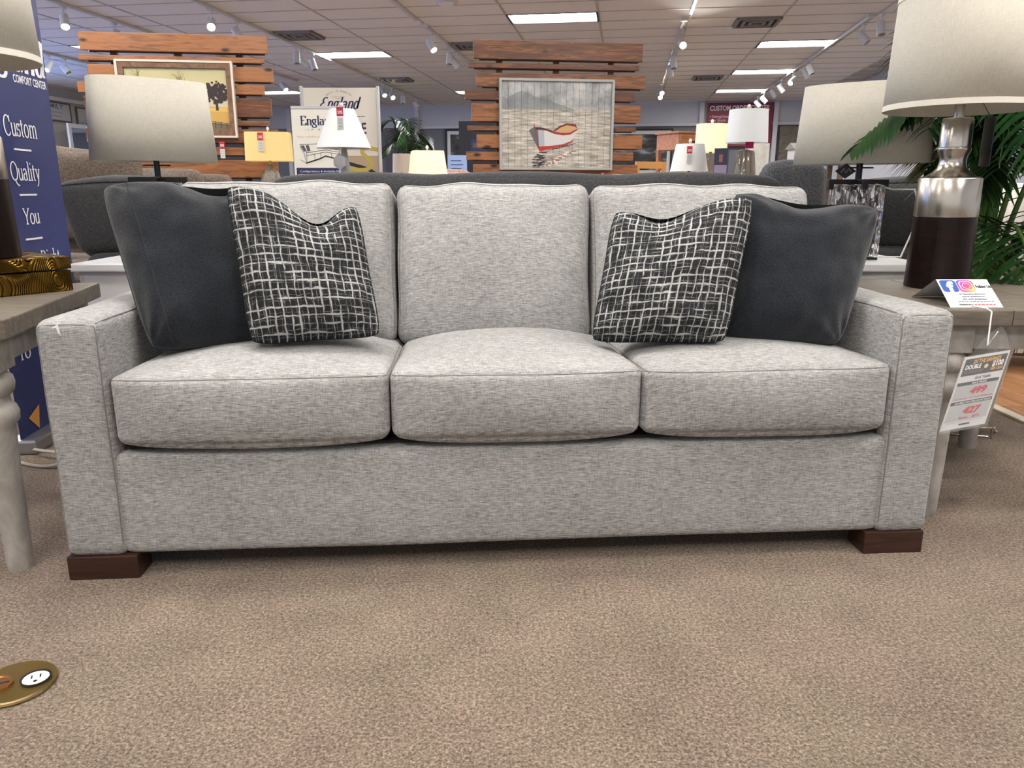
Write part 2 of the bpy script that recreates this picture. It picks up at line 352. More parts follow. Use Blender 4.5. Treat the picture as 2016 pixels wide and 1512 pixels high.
SER = {
 'C': (.68, [arc(.36, .35, .30, .35, 45, 318), [(.59, .48), (.59, .70)]]),
 'Q': (.76, [arc(.37, .35, .32, .35, 0, 360, 22), [(.36, .05), (.48, -.10), (.66, -.20), (.78, -.18)]]),
 'Y': (.66, [[(.08, .68), (.34, .32)], [(.60, .68), (.34, .32)], [(.34, .34), (.34, .02)], [(.0, .68), (.2, .68)], [(.5, .68), (.68, .68)], [(.22, .01), (.46, .01)]]),
 'R': (.68, [[(.14, .02), (.14, .68)], [(.14, .67), (.34, .67)] + arc(.34, .51, .18, .16, 90, -90, 8) + [(.14, .35)], [(.32, .34), (.58, .02)], [(.02, .01), (.26, .01)], [(.02, .68), (.18, .68)], [(.52, .01), (.68, .01)]]),
 'E': (.62, [[(.14, .02), (.14, .68)], [(.02, .68), (.54, .68)], [(.54, .68), (.54, .54)], [(.02, .01), (.56, .01)], [(.56, .02), (.57, .18)], [(.14, .36), (.42, .36)]]),
 'u': (.52, [[(.10, .45), (.10, .15)] + arc(.23, .14, .13, .13, 180, 300, 8) + [(.40, .14)], [(.40, .45), (.40, .02)], [(.02, .45), (.12, .45)], [(.32, .45), (.42, .45)], [(.40, .02), (.50, .02)]]),
 's': (.40, [arc(.19, .34, .13, .11, 40, 250, 9) + arc(.19, .13, .14, .12, 80, -150, 9), [(.31, .36), (.31, .46)], [(.05, .02), (.05, .14)]]),
 't': (.34, [[(.14, .60), (.14, .12)] + arc(.22, .11, .08, .10, 180, 310, 6), [(.02, .45), (.28, .45)]]),
 'o': (.52, [arc(.25, .23, .20, .23, 0, 360, 18)]),
 'm': (.82, [[(.12, .45), (.12, .02)], [(.12, .34)] + arc(.28, .33, .13, .12, 140, 0, 7) + [(.41, .02)], [(.41, .34)] + arc(.57, .33, .13, .12, 140, 0, 7) + [(.70, .02)], [(.02, .45), (.13, .45)], [(.03, .01), (.21, .01)], [(.32, .01), (.50, .01)], [(.61, .01), (.80, .01)]]),
 'n': (.54, [[(.12, .45), (.12, .02)], [(.12, .34)] + arc(.27, .32, .15, .13, 140, 0, 7) + [(.42, .02)], [(.02, .45), (.13, .45)], [(.03, .01), (.21, .01)], [(.33, .01), (.52, .01)]]),
 'a': (.48, [arc(.20, .34, .14, .11, 165, 40, 6) + [(.35, .32), (.35, .08), (.42, .02)], arc(.19, .14, .14, .13, 60, 310, 12)]),
 'l': (.26, [[(.13, .72), (.13, .02)], [(.03, .72), (.14, .72)], [(.03, .01), (.24, .01)]]),
 'i': (.26, [[(.13, .45), (.13, .02)], [(.03, .45), (.14, .45)], [(.03, .01), (.24, .01)], [(.12, .63), (.12, .70)]]),
 'y': (.50, [[(.08, .44), (.26, .06)], [(.42, .44), (.22, -.10), (.12, -.20), (.04, -.19)], [(.0, .45), (.17, .45)], [(.34, .45), (.50, .45)]]),
 'g': (.50, [arc(.21, .30, .15, .15, 0, 360, 16), [(.28, .42), (.46, .46)], [(.13, .18), (.10, .08), (.34, .05)] + arc(.22, -.08, .19, .11, 40, -220, 12)]),
 'h': (.54, [[(.12, .72), (.12, .02)], [(.12, .34)] + arc(.27, .32, .15, .13, 140, 0, 7) + [(.42, .02)], [(.02, .72), (.13, .72)], [(.03, .01), (.21, .01)], [(.33, .01), (.52, .01)]]),
 'r': (.38, [[(.12, .45), (.12, .02)], [(.12, .34), (.20, .43), (.32, .42)], [(.02, .45), (.13, .45)], [(.03, .01), (.22, .01)]]),
 'd': (.54, [arc(.21, .23, .16, .23, 0, 360, 16), [(.38, .72), (.38, .02)], [(.28, .72), (.39, .72)], [(.38, .02), (.50, .02)]]),
 'f': (.34, [[(.13, .02), (.13, .58), (.2, .7), (.32, .68)], [(.02, .45), (.28, .45)], [(.03, .01), (.24, .01)]]),
 'w': (.7, [[(.06, .44), (.2, .04)], [(.2, .04), (.34, .44)], [(.34, .44), (.48, .04)], [(.48, .04), (.62, .44)], [(.0, .45), (.14, .45)], [(.54, .45), (.70, .45)]]),
 ' ': (.28, []),
}
SER['&'] = (.62, [arc(.36, .52, .18, .16, 40, 260, 12) + arc(.30, .18, .24, .18, 95, 330, 14)])
SER['e'] = (.46, [arc(.22, .23, .17, .22, 0, 320, 14), [(.06, .25), (.39, .25)]])
SER['v'] = (.5, [[(.06, .44), (.24, .04)], [(.24, .04), (.42, .44)], [(.0, .45), (.14, .45)], [(.34, .45), (.5, .45)]])
def put_serif(mb, s, O, ex, ey, width=None, height=.1, align='C', thick=.105, thin=.04, shear=0.0, script=False):
    O = Vector(O); ex = Vector(ex); ey = Vector(ey); sc = height/.68
    tot = sum(SER[c][0] for c in s); sx = width/tot if width else sc
    x = {'C': -tot/2, 'L': 0, 'R': -tot}[align]
    for ch in s:
        w, strokes = SER[ch]
        for st in strokes:
            if script and len(st) == 2 and abs(st[0][1]-st[1][1]) < .005: continue
            n = len(st); Lf = []; Rt = []
            for i, (px, py) in enumerate(st):
                a = st[max(i-1, 0)]; b = st[min(i+1, n-1)]; dx, dy = b[0]-a[0], b[1]-a[1]; l = math.hypot(dx, dy) or 1; dx /= l; dy /= l
                t = thin + (thick-thin)*abs(dy)**1.3
                for lst, sg in ((Lf, 1), (Rt, -1)):
                    X = (x + px - dy*sg*t/2); Y = py + dx*sg*t/2
                    lst.append(tuple(O + ex*(X*sx + shear*Y*sc) + ey*(Y*sc)))
            o = len(mb.v); mb.v += Lf + Rt
            mb.f += [(o+i, o+n+i, o+n+i+1, o+i+1) for i in range(n-1)]
        x += w

# ------------------------------------------------------------------ the room
H = 3.24
floor = struct(MB().box(-16, 12, -6, 26, -.05, 0).build('floor', M_CARPET))
M_OAKF = wood('oak_floor', (128, 84, 52), (170, 118, 76), (196, 148, 104), (14, 1.5, 1), .4, False)
# boards of the wooden floor beyond the carpet edge on the right
ang = math.atan2(-.21, -.04)
for k in range(14):
    x = 2.30 + k*.13
    for j in range(3):
        y0 = 2.2 + j*1.3 + (k % 3)*.4
        MB().box(x+.001, x+.129, y0, y0+1.298, 0, .006).build('floor_plank', M_OAKF, floor, bevel=.001, seg=1)
tr = struct(MB().box(2.245, 2.298, 2.2, 6.4, 0, .012).build('trim_1', plain('pale_threshold', (214, 204, 186), .5), bevel=.003))

M_TILE = plain('ceiling_tile', (232, 227, 223), .9, noise_amt=.02, nscale=90, spec=.1)
M_TBAR = plain('ceiling_bar', (190, 186, 182), .6)
deck = MB()
cs = [room(-13, -5, H+.03), room(5.0, -5, H+.03), room(5.0, 22.1, H+.03), room(-13, 22.1, H+.03)]
deck.add([tuple(v) for v in cs] + [tuple(v + Vector((0, 0, .08))) for v in cs], [(0, 3, 2, 1), (4, 5, 6, 7), (0, 1, 5, 4), (1, 2, 6, 5), (2, 3, 7, 6), (3, 0, 4, 7)])
ceiling = struct(deck.build('ceiling', M_TBAR))
RT = Matrix.Rotation(-PHI, 4, 'Z')
P0 = -.447; TP = 1.2192; Q0 = 10.95; TQ = .6096
trof = [(-1, 0), (-4, 4), (2, 4), (2, 9), (2, 14), (-7, 12), (-3, 13)] + \
       [(-7, 2)] + [(c, r) for c in (-4, -1, 2) for r in (-5, -10, -15, -20)] + [(-7, -4), (-7, -12), (-10, -2), (-10, 4)]  # the final far-left pair is added, unseen, to brighten the left wall
vent_cells = {(-4, 1): -4.92, (-4, 9): -4.85, (-2, 3): -2.52, (1, 1): 1.70, (1, 10): 1.58}
tile_me = None
stuff = MB()
for i in range(-11, 5):
    for j in range(-25, 19):
        if (i, j) in trof: continue
        p = P0 + i*TP; q = Q0 + j*TQ
        if p + TP > 5.0: continue
        if -7 <= i and -2 <= j:
            if tile_me is None:
                t0 = MB().box(.013, TP-.013, .013, TQ-.013, .005, .024).build('ceiling_tile', M_TILE, ceiling, bevel=.004, seg=1); tile_me = t0
                o = t0
            else:
                o = tile_me.copy(); C.objects.link(o)
            o.parent = ceiling; o.location = room(p, q, H); o.rotation_euler = (0, 0, -PHI)
        else:
            stuff.box(.013, TP-.013, .013, TQ-.013, .005, .024, Matrix.Translation(room(p, q, H)) @ RT)
stuff.build('ceiling_tile', M_TILE, ceiling, kind='stuff')
for i in range(-10, 5):
    b_ = MB().box(-.012, .012, 0, 21.9-8.0, -.001, .03).build('ceiling_bar', M_TBAR, ceiling); b_.location = room(P0 + i*TP, 8.0, H); b_.rotation_euler = (0, 0, -PHI)
for j in range(-4, 18):
    b_ = MB().box(-12.8, 4.9, -.012, .012, -.0005, .03).build('ceiling_bar', M_TBAR, ceiling); b_.location = room(0, Q0 + j*TQ, H); b_.rotation_euler = (0, 0, -PHI)

M_WALLU = plain('wall_upper_paint', (196, 198, 204), .8)
M_WALLG = plain('wall_grey_paint', (120, 122, 128), .8)
M_WALLB = plain('wall_beige_paint', (200, 194, 184), .8)
M_TRIM = plain('trim_paint', (205, 205, 208), .5)
def rbox(mb, p0, p1, q0, q1, z0, z1):
    return mb.add([tuple(room(p, q, z)) for z in (z0, z1) for q in (q0, q1) for p in (p0, p1)],
                  [(0, 2, 3, 1), (4, 5, 7, 6), (0, 1, 5, 4), (2, 6, 7, 3), (0, 4, 6, 2), (1, 3, 7, 5)])
struct(rbox(MB(), -13, 5, 22.02, 22.2, 0, 2.68).build('wall_back', M_WALLG))
struct(rbox(MB(), -13, 5, 21.98, 22.2, 2.68, H+.02).build('wall_back_upper', M_WALLU))
struct(rbox(MB(), -9.6, 5, 21.92, 22.02, 2.63, 2.71).build('trim_2', M_TRIM, bevel=.01))
for k, p in enumerate((-9.58, -5.83, 1.9, 3.79)):
    struct(rbox(MB(), p-.06, p+.06, 21.88, 22.0, 0, H-.02).build('trim_%d' % (k+3), M_TRIM, bevel=.01))
wl = struct(rbox(MB(), -13.1, -12.9, -5, 22.2, 0, 2.95).build('wall_left', M_WALLB))
struct(rbox(MB(), -13.1, -12.95, -5, 22.2, 2.95, H+.02).build('wall_left_upper', M_WALLU))
struct(rbox(MB(), -12.95, -12.82, -5, 22, 2.94, 3.03).build('trim_7', M_WHITE, bevel=.01))
struct(rbox(MB(), 4.95, 5.15, -5, 22.2, 0, H+.02).build('wall_right', M_WALLU))
struct(rbox(MB(), -12.88, 4.93, 21.9, 21.98, 0, .14).build('baseboard_back', M_TRIM))
struct(rbox(MB(), 4.9, 4.95, -5, 21.9, 0, .14).build('baseboard_right', M_TRIM))
# daylit shop window in the left wall, out of the picture to the left
win = struct(rbox(MB(), -12.9, -12.86, 4.0, 14.5, .6, 2.75).build('window_1', M_WHITE))
for k in range(4):
    rbox(MB(), -12.87, -12.85, 4.1+k*2.6, 6.6+k*2.6, .7, 2.65).build('pane', plain('daylit_pane', (120, 170, 255), .2, emit=4.5, ecol=(120, 170, 255)), win)

# ceiling troffers
M_DIFF = plain('light_diffuser', (255, 252, 245), .4, emit=TROFFER, ecol=(255, 251, 246))
tr0 = None
def near_label(k):
    i, j = trof[k]
    return {0: 'wide fluorescent ceiling panel above the boat painting, nearest of all the lit panels',
            1: 'lit ceiling panel just right of the top of the left plank rack',
            2: 'lit ceiling panel above the right lamps, nearest of its column of three',
            3: 'lit ceiling panel second from the front in the right column of three',
            4: 'farthest lit ceiling panel of the right column, above the red sign',
            5: 'distant thin lit ceiling panel beside the left plank rack, left of the tall banner',
            6: 'distant lit ceiling panel whose end peeps out left of the boat plank rack',
            7: 'lit ceiling panel whose corner shows between the corner lampshade and the left plank rack'}.get(k, 'fluorescent ceiling panel overhead, outside the picture')
for k, (i, j) in enumerate(trof):
    loc = room(P0 + i*TP, Q0 + j*TQ, H)
    if tr0 is None:
        tr0 = thing('ceiling_light', near_label(k), 'ceiling light', loc, -PHI, 'recessed fluorescent ceiling panels')
        fr = MB()
        for a in ((.0, .03, 0, TQ), (TP-.03, TP, 0, TQ), (.03, TP-.03, 0, .03), (.03, TP-.03, TQ-.03, TQ)): fr.box(a[0], a[1], a[2], a[3], -.005, .028)
        fr.build('frame', M_BLACK, tr0)
        MB().box(.03, TP-.03, .03, TQ-.03, .012, .022).build('diffuser', M_DIFF, tr0)
    else: copy_thing(tr0, loc, -PHI, near_label(k), 'recessed fluorescent ceiling panels')
# air vents
M_VENT = plain('vent_metal', (128, 124, 120), .5); M_VENTD = plain('vent_dark', (36, 34, 33), .8)
VL = ['square louvered ceiling vent right of the left plank rack top', 'distant ceiling vent above the tall white banner', 'dark ceiling vent behind the top left of the boat plank rack',
      'square louvered ceiling vent in front of the nearest right column light', 'distant ceiling vent left of the right light column']
v0 = None
for k, ((i, j), pc) in enumerate(vent_cells.items()):
    loc = room(pc, Q0 + j*TQ + TQ/2, H)
    if v0 is None:
        v0 = thing('ceiling_vent', VL[k], 'vent', loc, -PHI, 'ceiling air vents')
        MB().box(-.30, .30, -.28, .28, -.004, .01).build('backing', M_VENTD, v0)
        for r in (.27, .18, .09):
            fr = MB()
            for a in ((-r-.025, -r+.02, -r, r), (r-.02, r+.025, -r, r), (-r, r, -r-.025, -r+.02), (-r, r, r-.02, r+.025)): fr.box(a[0], a[1], a[2], a[3], -.03, -.004)
            fr.build('louver', M_VENT, v0)
    else: copy_thing(v0, loc, -PHI, VL[k], 'ceiling air vents')
sp = thing('ceiling_speaker', 'round white fixture set in the ceiling at the top edge of the photo', 'speaker', room(-2.29, 10.15, H-.02))
MB().lathe([(.13, 0), (.13, .03)], 32).build('rim', M_WHM, sp, smooth=False, bevel=.008)
MB().lathe([(.09, -.01), (.1, .005)], 32).build('grille', M_OFFW, sp)

# track lighting
M_LENS = plain('lit_lens', (255, 250, 235), .3, emit=40, ecol=(255, 238, 205))
TRK = [(-7.0, 8.2, 16.6, 'track light rail at the far left of the ceiling'), (-5.28, 8.5, 21.0, 'long track light rail running past the left plank rack'), (-2.9, 8.5, 11.0, 'short track light rail at the top of the photo, left of the boat rack'),
       (-2.88, 11.4, 16.2, 'track light rail behind the boat plank rack, with two pale heads'), (.75, 8.5, 11.1, 'short track light rail hanging in from the top edge, right of centre'), (.69, 11.5, 20.4, 'track light rail running down just right of the boat rack'),
       (3.12, 11.6, 22.0, 'long diagonal track light rail over the right lamps'), (-9.76, 12.4, 16.2, 'track light rail behind the blue banner, at far left')]
for p, q0, q1, lb in TRK:
    o = thing('light_track', lb, 'light track', room(p, q0, H-.035), -PHI)
    MB().box(-.02, .02, 0, q1-q0, 0, .035).build('rail', M_WHM, o, bevel=.004)
    MB().box(-.05, .05, -.03, .03, -.004, .04).build('end_feed', M_WHM, o, bevel=.004)
def head(p, q, yaw, tilt, lit, label, watts=SPOT, aim=None):
    o = thing('track_light', label, 'spotlight', room(p, q, H-.069), 0, 'track spotlight heads')
    MB().box(-.025, .025, -.04, .04, 0, .028).build('mount', M_WHM, o, bevel=.004)
    MB().tube([(0, 0, .0), (0, 0, -.12)], .008).build('stem', M_WHM, o)
    d = Vector((math.sin(yaw)*math.cos(tilt), -math.cos(yaw)*math.cos(tilt), -math.sin(tilt)))
    if aim is not None: d = (Vector(aim) - (room(p, q, H-.18))).normalized()
    T = Matrix.Translation((0, 0, -.14)) @ d.to_track_quat('Z', 'Y').to_matrix().to_4x4()
    MB().lathe([(.03, -.09), (.05, -.085), (.054, .10), (.048, .10), (.046, .07)], 20, T=T).build('housing', M_WHM, o, smooth=False, bevel=0)
    MB().lathe([(.001, .075), (.044, .075), (.044, .08), (.001, .082)], 20, T=T).build('lens', M_LENS if lit else plain('unlit_lens', (120, 118, 112), .3), o)
    if lit:
        ld = bpy.data.lights.new('spot', 'SPOT'); ld.energy = watts; ld.spot_size = R(62) if aim is not None else R(80); ld.spot_blend = .6; ld.shadow_soft_size = .04; ld.color = (1, .95, .88)
        lo = bpy.data.objects.new('spot', ld); C.objects.link(lo); lo.location = room(p, q, H-.2) + d*.1
        lo.rotation_euler = (-d).to_track_quat('Z', 'Y').to_euler()
    return o
HEADS = [(-5.27, 9.9, .3, .6, 1, 'lit white track head just above the left plank rack, left of two'), (-5.27, 10.6, 1.2, .9, 1, 'lit white track head just above the left plank rack, right of two'),
 (-5.27, 12.53, .2, 1.3, 0, 'unlit track head right of the left plank rack, first of a trio'), (-5.27, 12.8, 2.2, .7, 0, 'unlit track head right of the left plank rack, middle of a trio'), (-5.27, 13.2, 1.0, 1.2, 0, 'unlit track head right of the left plank rack, last of a trio'),
 (-5.27, 17.1, .5, .8, 1, 'lit distant track head beside the tall white banner, left of two'), (-5.27, 17.7, .5, .6, 1, 'lit distant track head beside the tall white banner, right of two'), (-5.27, 18.6, .1, 1.2, 0, 'unlit distant track head near the back wall, left of two'), (-5.27, 19.8, 1.0, .7, 0, 'unlit distant track head at the end of the rail by the back wall'),
 (-7.0, 15.87, 1.0, .8, 1, 'lit distant track head hanging right of the left plank rack boards'), (-2.88, 11.75, .8, .9, 1, 'lit track head left of the boat plank rack'), (-2.88, 12.96, .0, 1.3, 0, 'unlit grey track head beside the boat rack, nearer of two'), (-2.88, 13.3, 2.0, .8, 0, 'unlit pale track head beside the boat rack, farther of two'),
 (.72, 12.2, .0, .35, 1, 'bright lit track head above and right of the boat rack'), (.70, 13.9, .1, 1.3, 0, 'unlit track head under the bright one right of the boat rack'), (.69, 14.8, 2.6, 1.0, 0, 'unlit tilted track head lower on the rail right of the boat rack'), (.66, 17.8, .1, .5, 1, 'lit distant track head right of the boat rack, upper of two'), (.66, 18.6, .1, .5, 1, 'lit distant track head right of the boat rack, lower of two'),
 (3.15, 12.0, .9, .9, 0, 'large unlit track head nearest on the diagonal right rail'), (3.12, 15.03, .5, 1.0, 0, 'unlit track head mid way on the diagonal right rail, nearer of a pair'), (3.12, 15.4, 1.6, 1.0, 0, 'unlit track head mid way on the diagonal right rail, farther of a pair'), (3.1, 16.41, -.9, .6, 1, 'lit track head on the diagonal right rail'),
 (3.1, 17.62, 1.2, .9, 0, 'unlit track head past the lit one on the diagonal rail, nearer of two'), (3.1, 18.5, 1.2, .9, 0, 'unlit track head past the lit one on the diagonal rail, farther of two'), (3.1, 19.7, 1.2, .8, 0, 'whitish track head just above the red sign, on the right'), (3.1, 20.6, 1.2, .8, 0, 'greyish track head just above the red sign, on the left'),
 (3.2, 11.4, .0, 1.2, 0, 'unlit track head half hidden behind the big right lampshade'), (-7.0, 9.5, .5, .9, 1, 'lit track head beside the left lampshade at the top left corner'), (-7.0, 10.5, .0, 1.2, 0, 'unlit track head above the left end of the plank rack'),
 (-9.76, 12.7, -.3, .9, 1, 'small lit track head behind the blue banner, left of two'), (-9.76, 13.1, 1.2, .8, 0, 'small unlit track head behind the blue banner, right of two')]
for h in HEADS: head(*h, watts=130)
# heads over the near aisle that light the sofa (above the picture)
for p, q, aim, w in ((-1.67, .9, (-.55, 2.1, .55), 1.0), (.75, .9, (.5, 2.1, .5), 1.0), (-2.9, 2.0, (-1.0, 2.6, .8), .6), (1.9, 1.6, (1.2, 2.6, .8), .7), (3.12, 3.4, (1.5, 3.4, 1.2), .8),
                     (.0, -1.6, (.0, 1.2, .0), .8), (-2.9, 5.0, (-3.0, 7.4, 1.9), .8), (.75, 5.4, (.5, 7.9, 1.8), .8)):
    head(p, q, 0, 0, 1, 'lit track head overhead, outside the picture', SPOT*w, aim)

# ------------------------------------------------------------------ sofa
SO = Vector((-1.1663, 1.8395, 0)); SA = .07037
def sw(x, y, z): return SO + Vector((x*math.cos(SA) - y*math.sin(SA), x*math.sin(SA) + y*math.cos(SA), z))
sofa = thing('sofa', 'light grey three seat fabric sofa with track arms and block feet', 'sofa', SO, SA)
def arm(x0, x1, sgn):
    def tap(p, a, b, d):
        return p
    f = softfn(((x0+x1)/2, .475, .375), ((x1-x0)/2, .475, .315), .03, (.006, .006, .008), .003, x0*9, 5)
    o = MB().soft(f, 26).build('arm', M_SOFA, sofa, smooth=True)
    e = .86
    pts = perim(1, -1, e)
    fr = softfn(((x0+x1)/2, .475, .375), ((x1-x0)/2, .475, .315), .03, (.006, .006, .008), .003, x0*9, 5)
    def fs(a, b, d): # front seam, close to the panel's edge
        p = fr(a, b, d); return p
    ring = [f(u, -1, w) for (u, w) in [(-.93, -.98)] + [(-.93, -.98 + 1.92*k/16) for k in range(1, 17)] + [(-.86, .965), (-.5, .978), (0, .985), (.5, .978), (.86, .965)] + [(.93, .94 - 1.92*k/16) for k in range(17)]]
    MB().tube([tuple(v + Vector((0, .0005, 0))) for v in ring], .0019, 6).build('welt', M_PIPE, o, smooth=True)
    for s_ in (-1, 1):
        MB().tube([tuple(f(s_*.93, b, .985) + Vector((0, 0, .0))) for b in [-.975 + 1.9*k/24 for k in range(25)]], .0019, 6).build('welt', M_PIPE, o, smooth=True)
    return o
armL = arm(0, .158, -1); armR = arm(2.19, 2.348, 1)
def rtap(p, a, b, d):
    return p
rail = softfn((1.174, .459, .2035), (1.031, .45, .1405), .022, (0, .008, .002), .003, 2, 3, rtap)
MB().soft(rail, 26).build('front_rail', M_SOFA, sofa, smooth=True)
MB().box(.16, 2.19, .05, .9, .30, .352).build('seat_deck', plain('deck_cloth', (40, 38, 37), .95), sofa)
bf = softfn((1.174, .86, .47), (1.16, .09, .41), .04, (0, .01, .008))
MB().soft(bf, 18).build('back_frame', M_SOFA, sofa, smooth=True)
def seat(x0, x1, seed, left=0, right=0):
    def tap(p, a, b, d):
        if d < 0: p.z -= .018*(1-a**4)*(1-math.exp(-(1+b)/.05))*(-d)
        if d > 0: p.z += d*(.016*(1-a**4)*(1-b*b) - .030*abs(a)**3*(b+1)/2)
        # front corners of the loose cushion are drawn in
        if b < -.3: p.y += .020*(abs(a)**6)
        return p
    f = softfn(((x0+x1)/2, .30, .4605), ((x1-x0)/2, .32, .0885), .022, (.004, .020, .022), .0035, seed, 4, tap)
    o = MB().soft(f, 28).build('seat_cushion', M_SOFA, sofa, smooth=True)
    for zz, off in ((.955, 0), (-.955, 0)):
        pts = []
        def P(a, b): pts.append(f(a, b, zz))
        for k in range(12): P(-1, .6 - 1.57*k/11)
        for k in range(31): P(-.975 + 1.95*k/30, -1)
        for k in range(12): P(1, -.97 + 1.57*k/11)
        MB().tube([tuple(v) for v in pts], .0018, 6).build('welt', M_PIPE, o, smooth=True)
seat(.163, .853, 1); seat(.857, 1.510, 5); seat(1.514, 2.186, 9)
def backc(x0, x1, seed, zt):
    h = .255
    def tap(p, a, b, d):
        if b < 0: p.y -= .018*(1-a*a)*(1-d*d)
        p.x -= a*.006*(1-d*d)
        p.z += -.0025*math.cos(a*PI*3) * max(0, d)**4
        return p
    f = softfn(((x0+x1)/2, .645, zt-.245), ((x1-x0)/2, .105, h), .042, (.004, .035, .010), .008, seed, 5, tap, rot=R(-12))
    o = MB().soft(f, 30).build('back_cushion', M_SOFA, sofa, smooth=True)
    pts = [f(a, -.86, c) for a, c in [(-1, -.9 + 1.8*k/14) for k in range(15)]] + [f(-.95 + 1.9*k/24, -.86, 1) for k in range(25)] + [f(1, -.86, .9 - 1.8*k/14) for k in range(15)]
    MB().tube([tuple(v) for v in pts], .0018, 6).build('welt', M_PIPE, o, smooth=True)
backc(.165, .838, 3, 1.0); backc(.842, 1.462, 11, .994); backc(1.466, 2.19, 23, .992)
for x0, x1 in ((.0, .18), (2.163, 2.335)):
    for y0 in (.0, .84):
        MB().box(x0, x1, y0, y0+.09, 0, .066).build('leg', M_LEG, sofa, bevel=.003)
# torn end of a clear plastic tag fastener on the left arm
tg = tag(MB().add([(0, 0, 0), (.022, -.002, .012), (.03, -.001, .022), (.033, -.001, -.004), (.036, -.003, -.03), (.026, -.003, -.018), (.022, -.003, .002)], [(0, 1, 2, 6), (2, 3, 6), (3, 4, 5, 6)]).build('plastic_tag', plain('clear_plastic', (240, 240, 240), .2, alpha=.75)), 'torn bit of clear plastic tag on the left arm front', 'tag')
tg.scale = (.6, .6, .6); tg.location = sw(.05, -.005, .674); tg.rotation_euler = (0, 0, SA)

# ------------------------------------------------------------------ throw pillows
def pillow(name, label, cs, T, mat, seed, dip=.0, dipx=0, pin=.05, wr=.006, seams=False, nrm=None, fold=None):
    """cs: TL, TR, BR, BL corners in sofa space"""
    TL, TR, BR, BL = [Vector(c) for c in cs]
    c0 = (TL+TR+BR+BL)/4; TL, TR, BR, BL = [c0 + Vector(((c-c0).x*1.05, (c-c0).y, (c-c0).z*(1.06 if c.z > c0.z else 1.02))) for c in (TL, TR, BR, BL)]
    ctr = (BL + BR)/2; base = sw(ctr.x, ctr.y, min(BL.z, BR.z))
    cb = Vector((ctr.x, ctr.y, min(BL.z, BR.z)))
    n = nrm and Vector(nrm).normalized() or ((TR-BL).cross(BR-TL)).normalized()
    if n.y > 0: n = -n
    NN = 44; vs = []; uv = []; fs = []
    w = ((TR-TL).length + (BR-BL).length)/2; hgt = ((TL-BL).length + (TR-BR).length)/2
    def surf(s, t, side):
        e = pin
        ss = s*(1 - e*(1-t*t)*abs(s)**2); tt = t*(1 - e*(1-s*s)*abs(t)**2)
        cr = 1 - .085*(abs(s)**4)*(abs(t)**4); ss *= cr; tt *= cr
        a, b = (ss+1)/2, (tt+1)/2
        p = TL*(1-a)*b + TR*a*b + BR*a*(1-b) + BL*(1-a)*(1-b)
        prof = (max(0, 1-s**6)*max(0, 1-t**6))**.5 * (.50 + .50*(1-s*s)*(1-t*t)**.5)
        q = p + n*side*T*prof
        up = ((TL+TR)/2 - (BL+BR)/2).normalized()
        g = math.exp(-((s-dipx)/.42)**2)*max(0, (t+1)/2)**4
        q -= up*dip*g
        q -= n*side*T*.35*g
        if fold: q += fold(s, t, n, up)
        nv = noise.noise(Vector((s*2.2 + seed, t*2.2, side*.3)))*wr*2.2 + noise.noise(Vector((s*5 + seed, t*5, side)))*wr
        # creases running out of the corners
        for cx, cy in ((-1, -1), (1, -1), (1, 1), (-1, 1)):
            dx, dy = s-cx, t-cy; d = math.hypot(dx, dy)
            if d < .9: nv += math.sin(math.atan2(dy, dx)*11 + seed)*wr*1.1*(1-d/.9)*min(1, d*4)
        q += n*side*nv*min(1, prof*3)
        return q
    idx = {}
    def ts(k): return math.sin(PI/2*(-1+2*k/NN))
    for side in (1, -1):
        for i in range(NN+1):
            for j in range(NN+1):
                edge = i in (0, NN) or j in (0, NN)
                key = (i, j) if edge else (i, j, side)
                if key in idx: continue
                idx[key] = len(vs); q = surf(ts(i), ts(j), side); vs.append(tuple(q - cb)); uv.append(((ts(i)+1)/2*w, (ts(j)+1)/2*hgt))
    def g(i, j, side): return idx[(i, j)] if (i in (0, NN) or j in (0, NN)) else idx[(i, j, side)]
    for side in (1, -1):
        for i in range(NN):
            for j in range(NN):
                f = (g(i, j, side), g(i+1, j, side), g(i+1, j+1, side), g(i, j+1, side))
                fs.append(f if side == 1 else f[::-1])
    mb = MB(); mb.v = vs; mb.f = fs
    o = thing('throw_pillow', label, 'pillow', base, SA)
    c = mb.build('cover', mat, o, smooth=True)
    me = c.data; ul = me.uv_layers.new(name='UVMap')
    for lp in me.loops: ul.data[lp.index].uv = uv[lp.vertex_index]
    # edge seam
    pts = [ts(k) for k in range(NN+1)]
    ring = [surf(p, 1, 1) for p in pts] + [surf(1, -p, 1) for p in pts[1:]] + [surf(-p, -1, 1) for p in pts[1:]] + [surf(-1, p, 1) for p in pts[1:-1]]
    MB().tube([tuple(q - cb) for q in ring], .0022, 5, closed=True).build('edge_seam', mat, o, smooth=True)
    if seams:
        MB().tube([tuple(surf(seams, p*.96, 1) - cb) for p in pts], .0022, 5).build('stitch_line', plain('dark_stitch', (30, 33, 38), .9), o, smooth=True)
    return o
pillow('dark', 'slate blue plush throw pillow leaning on the left arm of the sofa', [(.035, .40, 1.005), (.42, .47, 1.015), (.51, .30, .575), (.215, .155, .575)], .105, M_PLUSH, 2.0, dip=.035, dipx=.55, pin=.035, wr=.006, seams=-.62)
pillow('grid', 'black and white crosshatched throw pillow against the left back cushion', [(.408, .30, 1.01), (.752, .36, .955), (.815, .24, .595), (.480, .15, .590)], .095, M_GRID, 5.0, dip=.085, dipx=.25, pin=.05, wr=.006)
pillow('dark', 'slate blue plush throw pillow leaning on the right arm of the sofa', [(1.86, .40, .99), (2.285, .34, .942), (2.12, .17, .560), (1.80, .24, .575)], .10, M_PLUSH, 8.0, dip=.03, dipx=-.1, pin=.035, wr=.006)
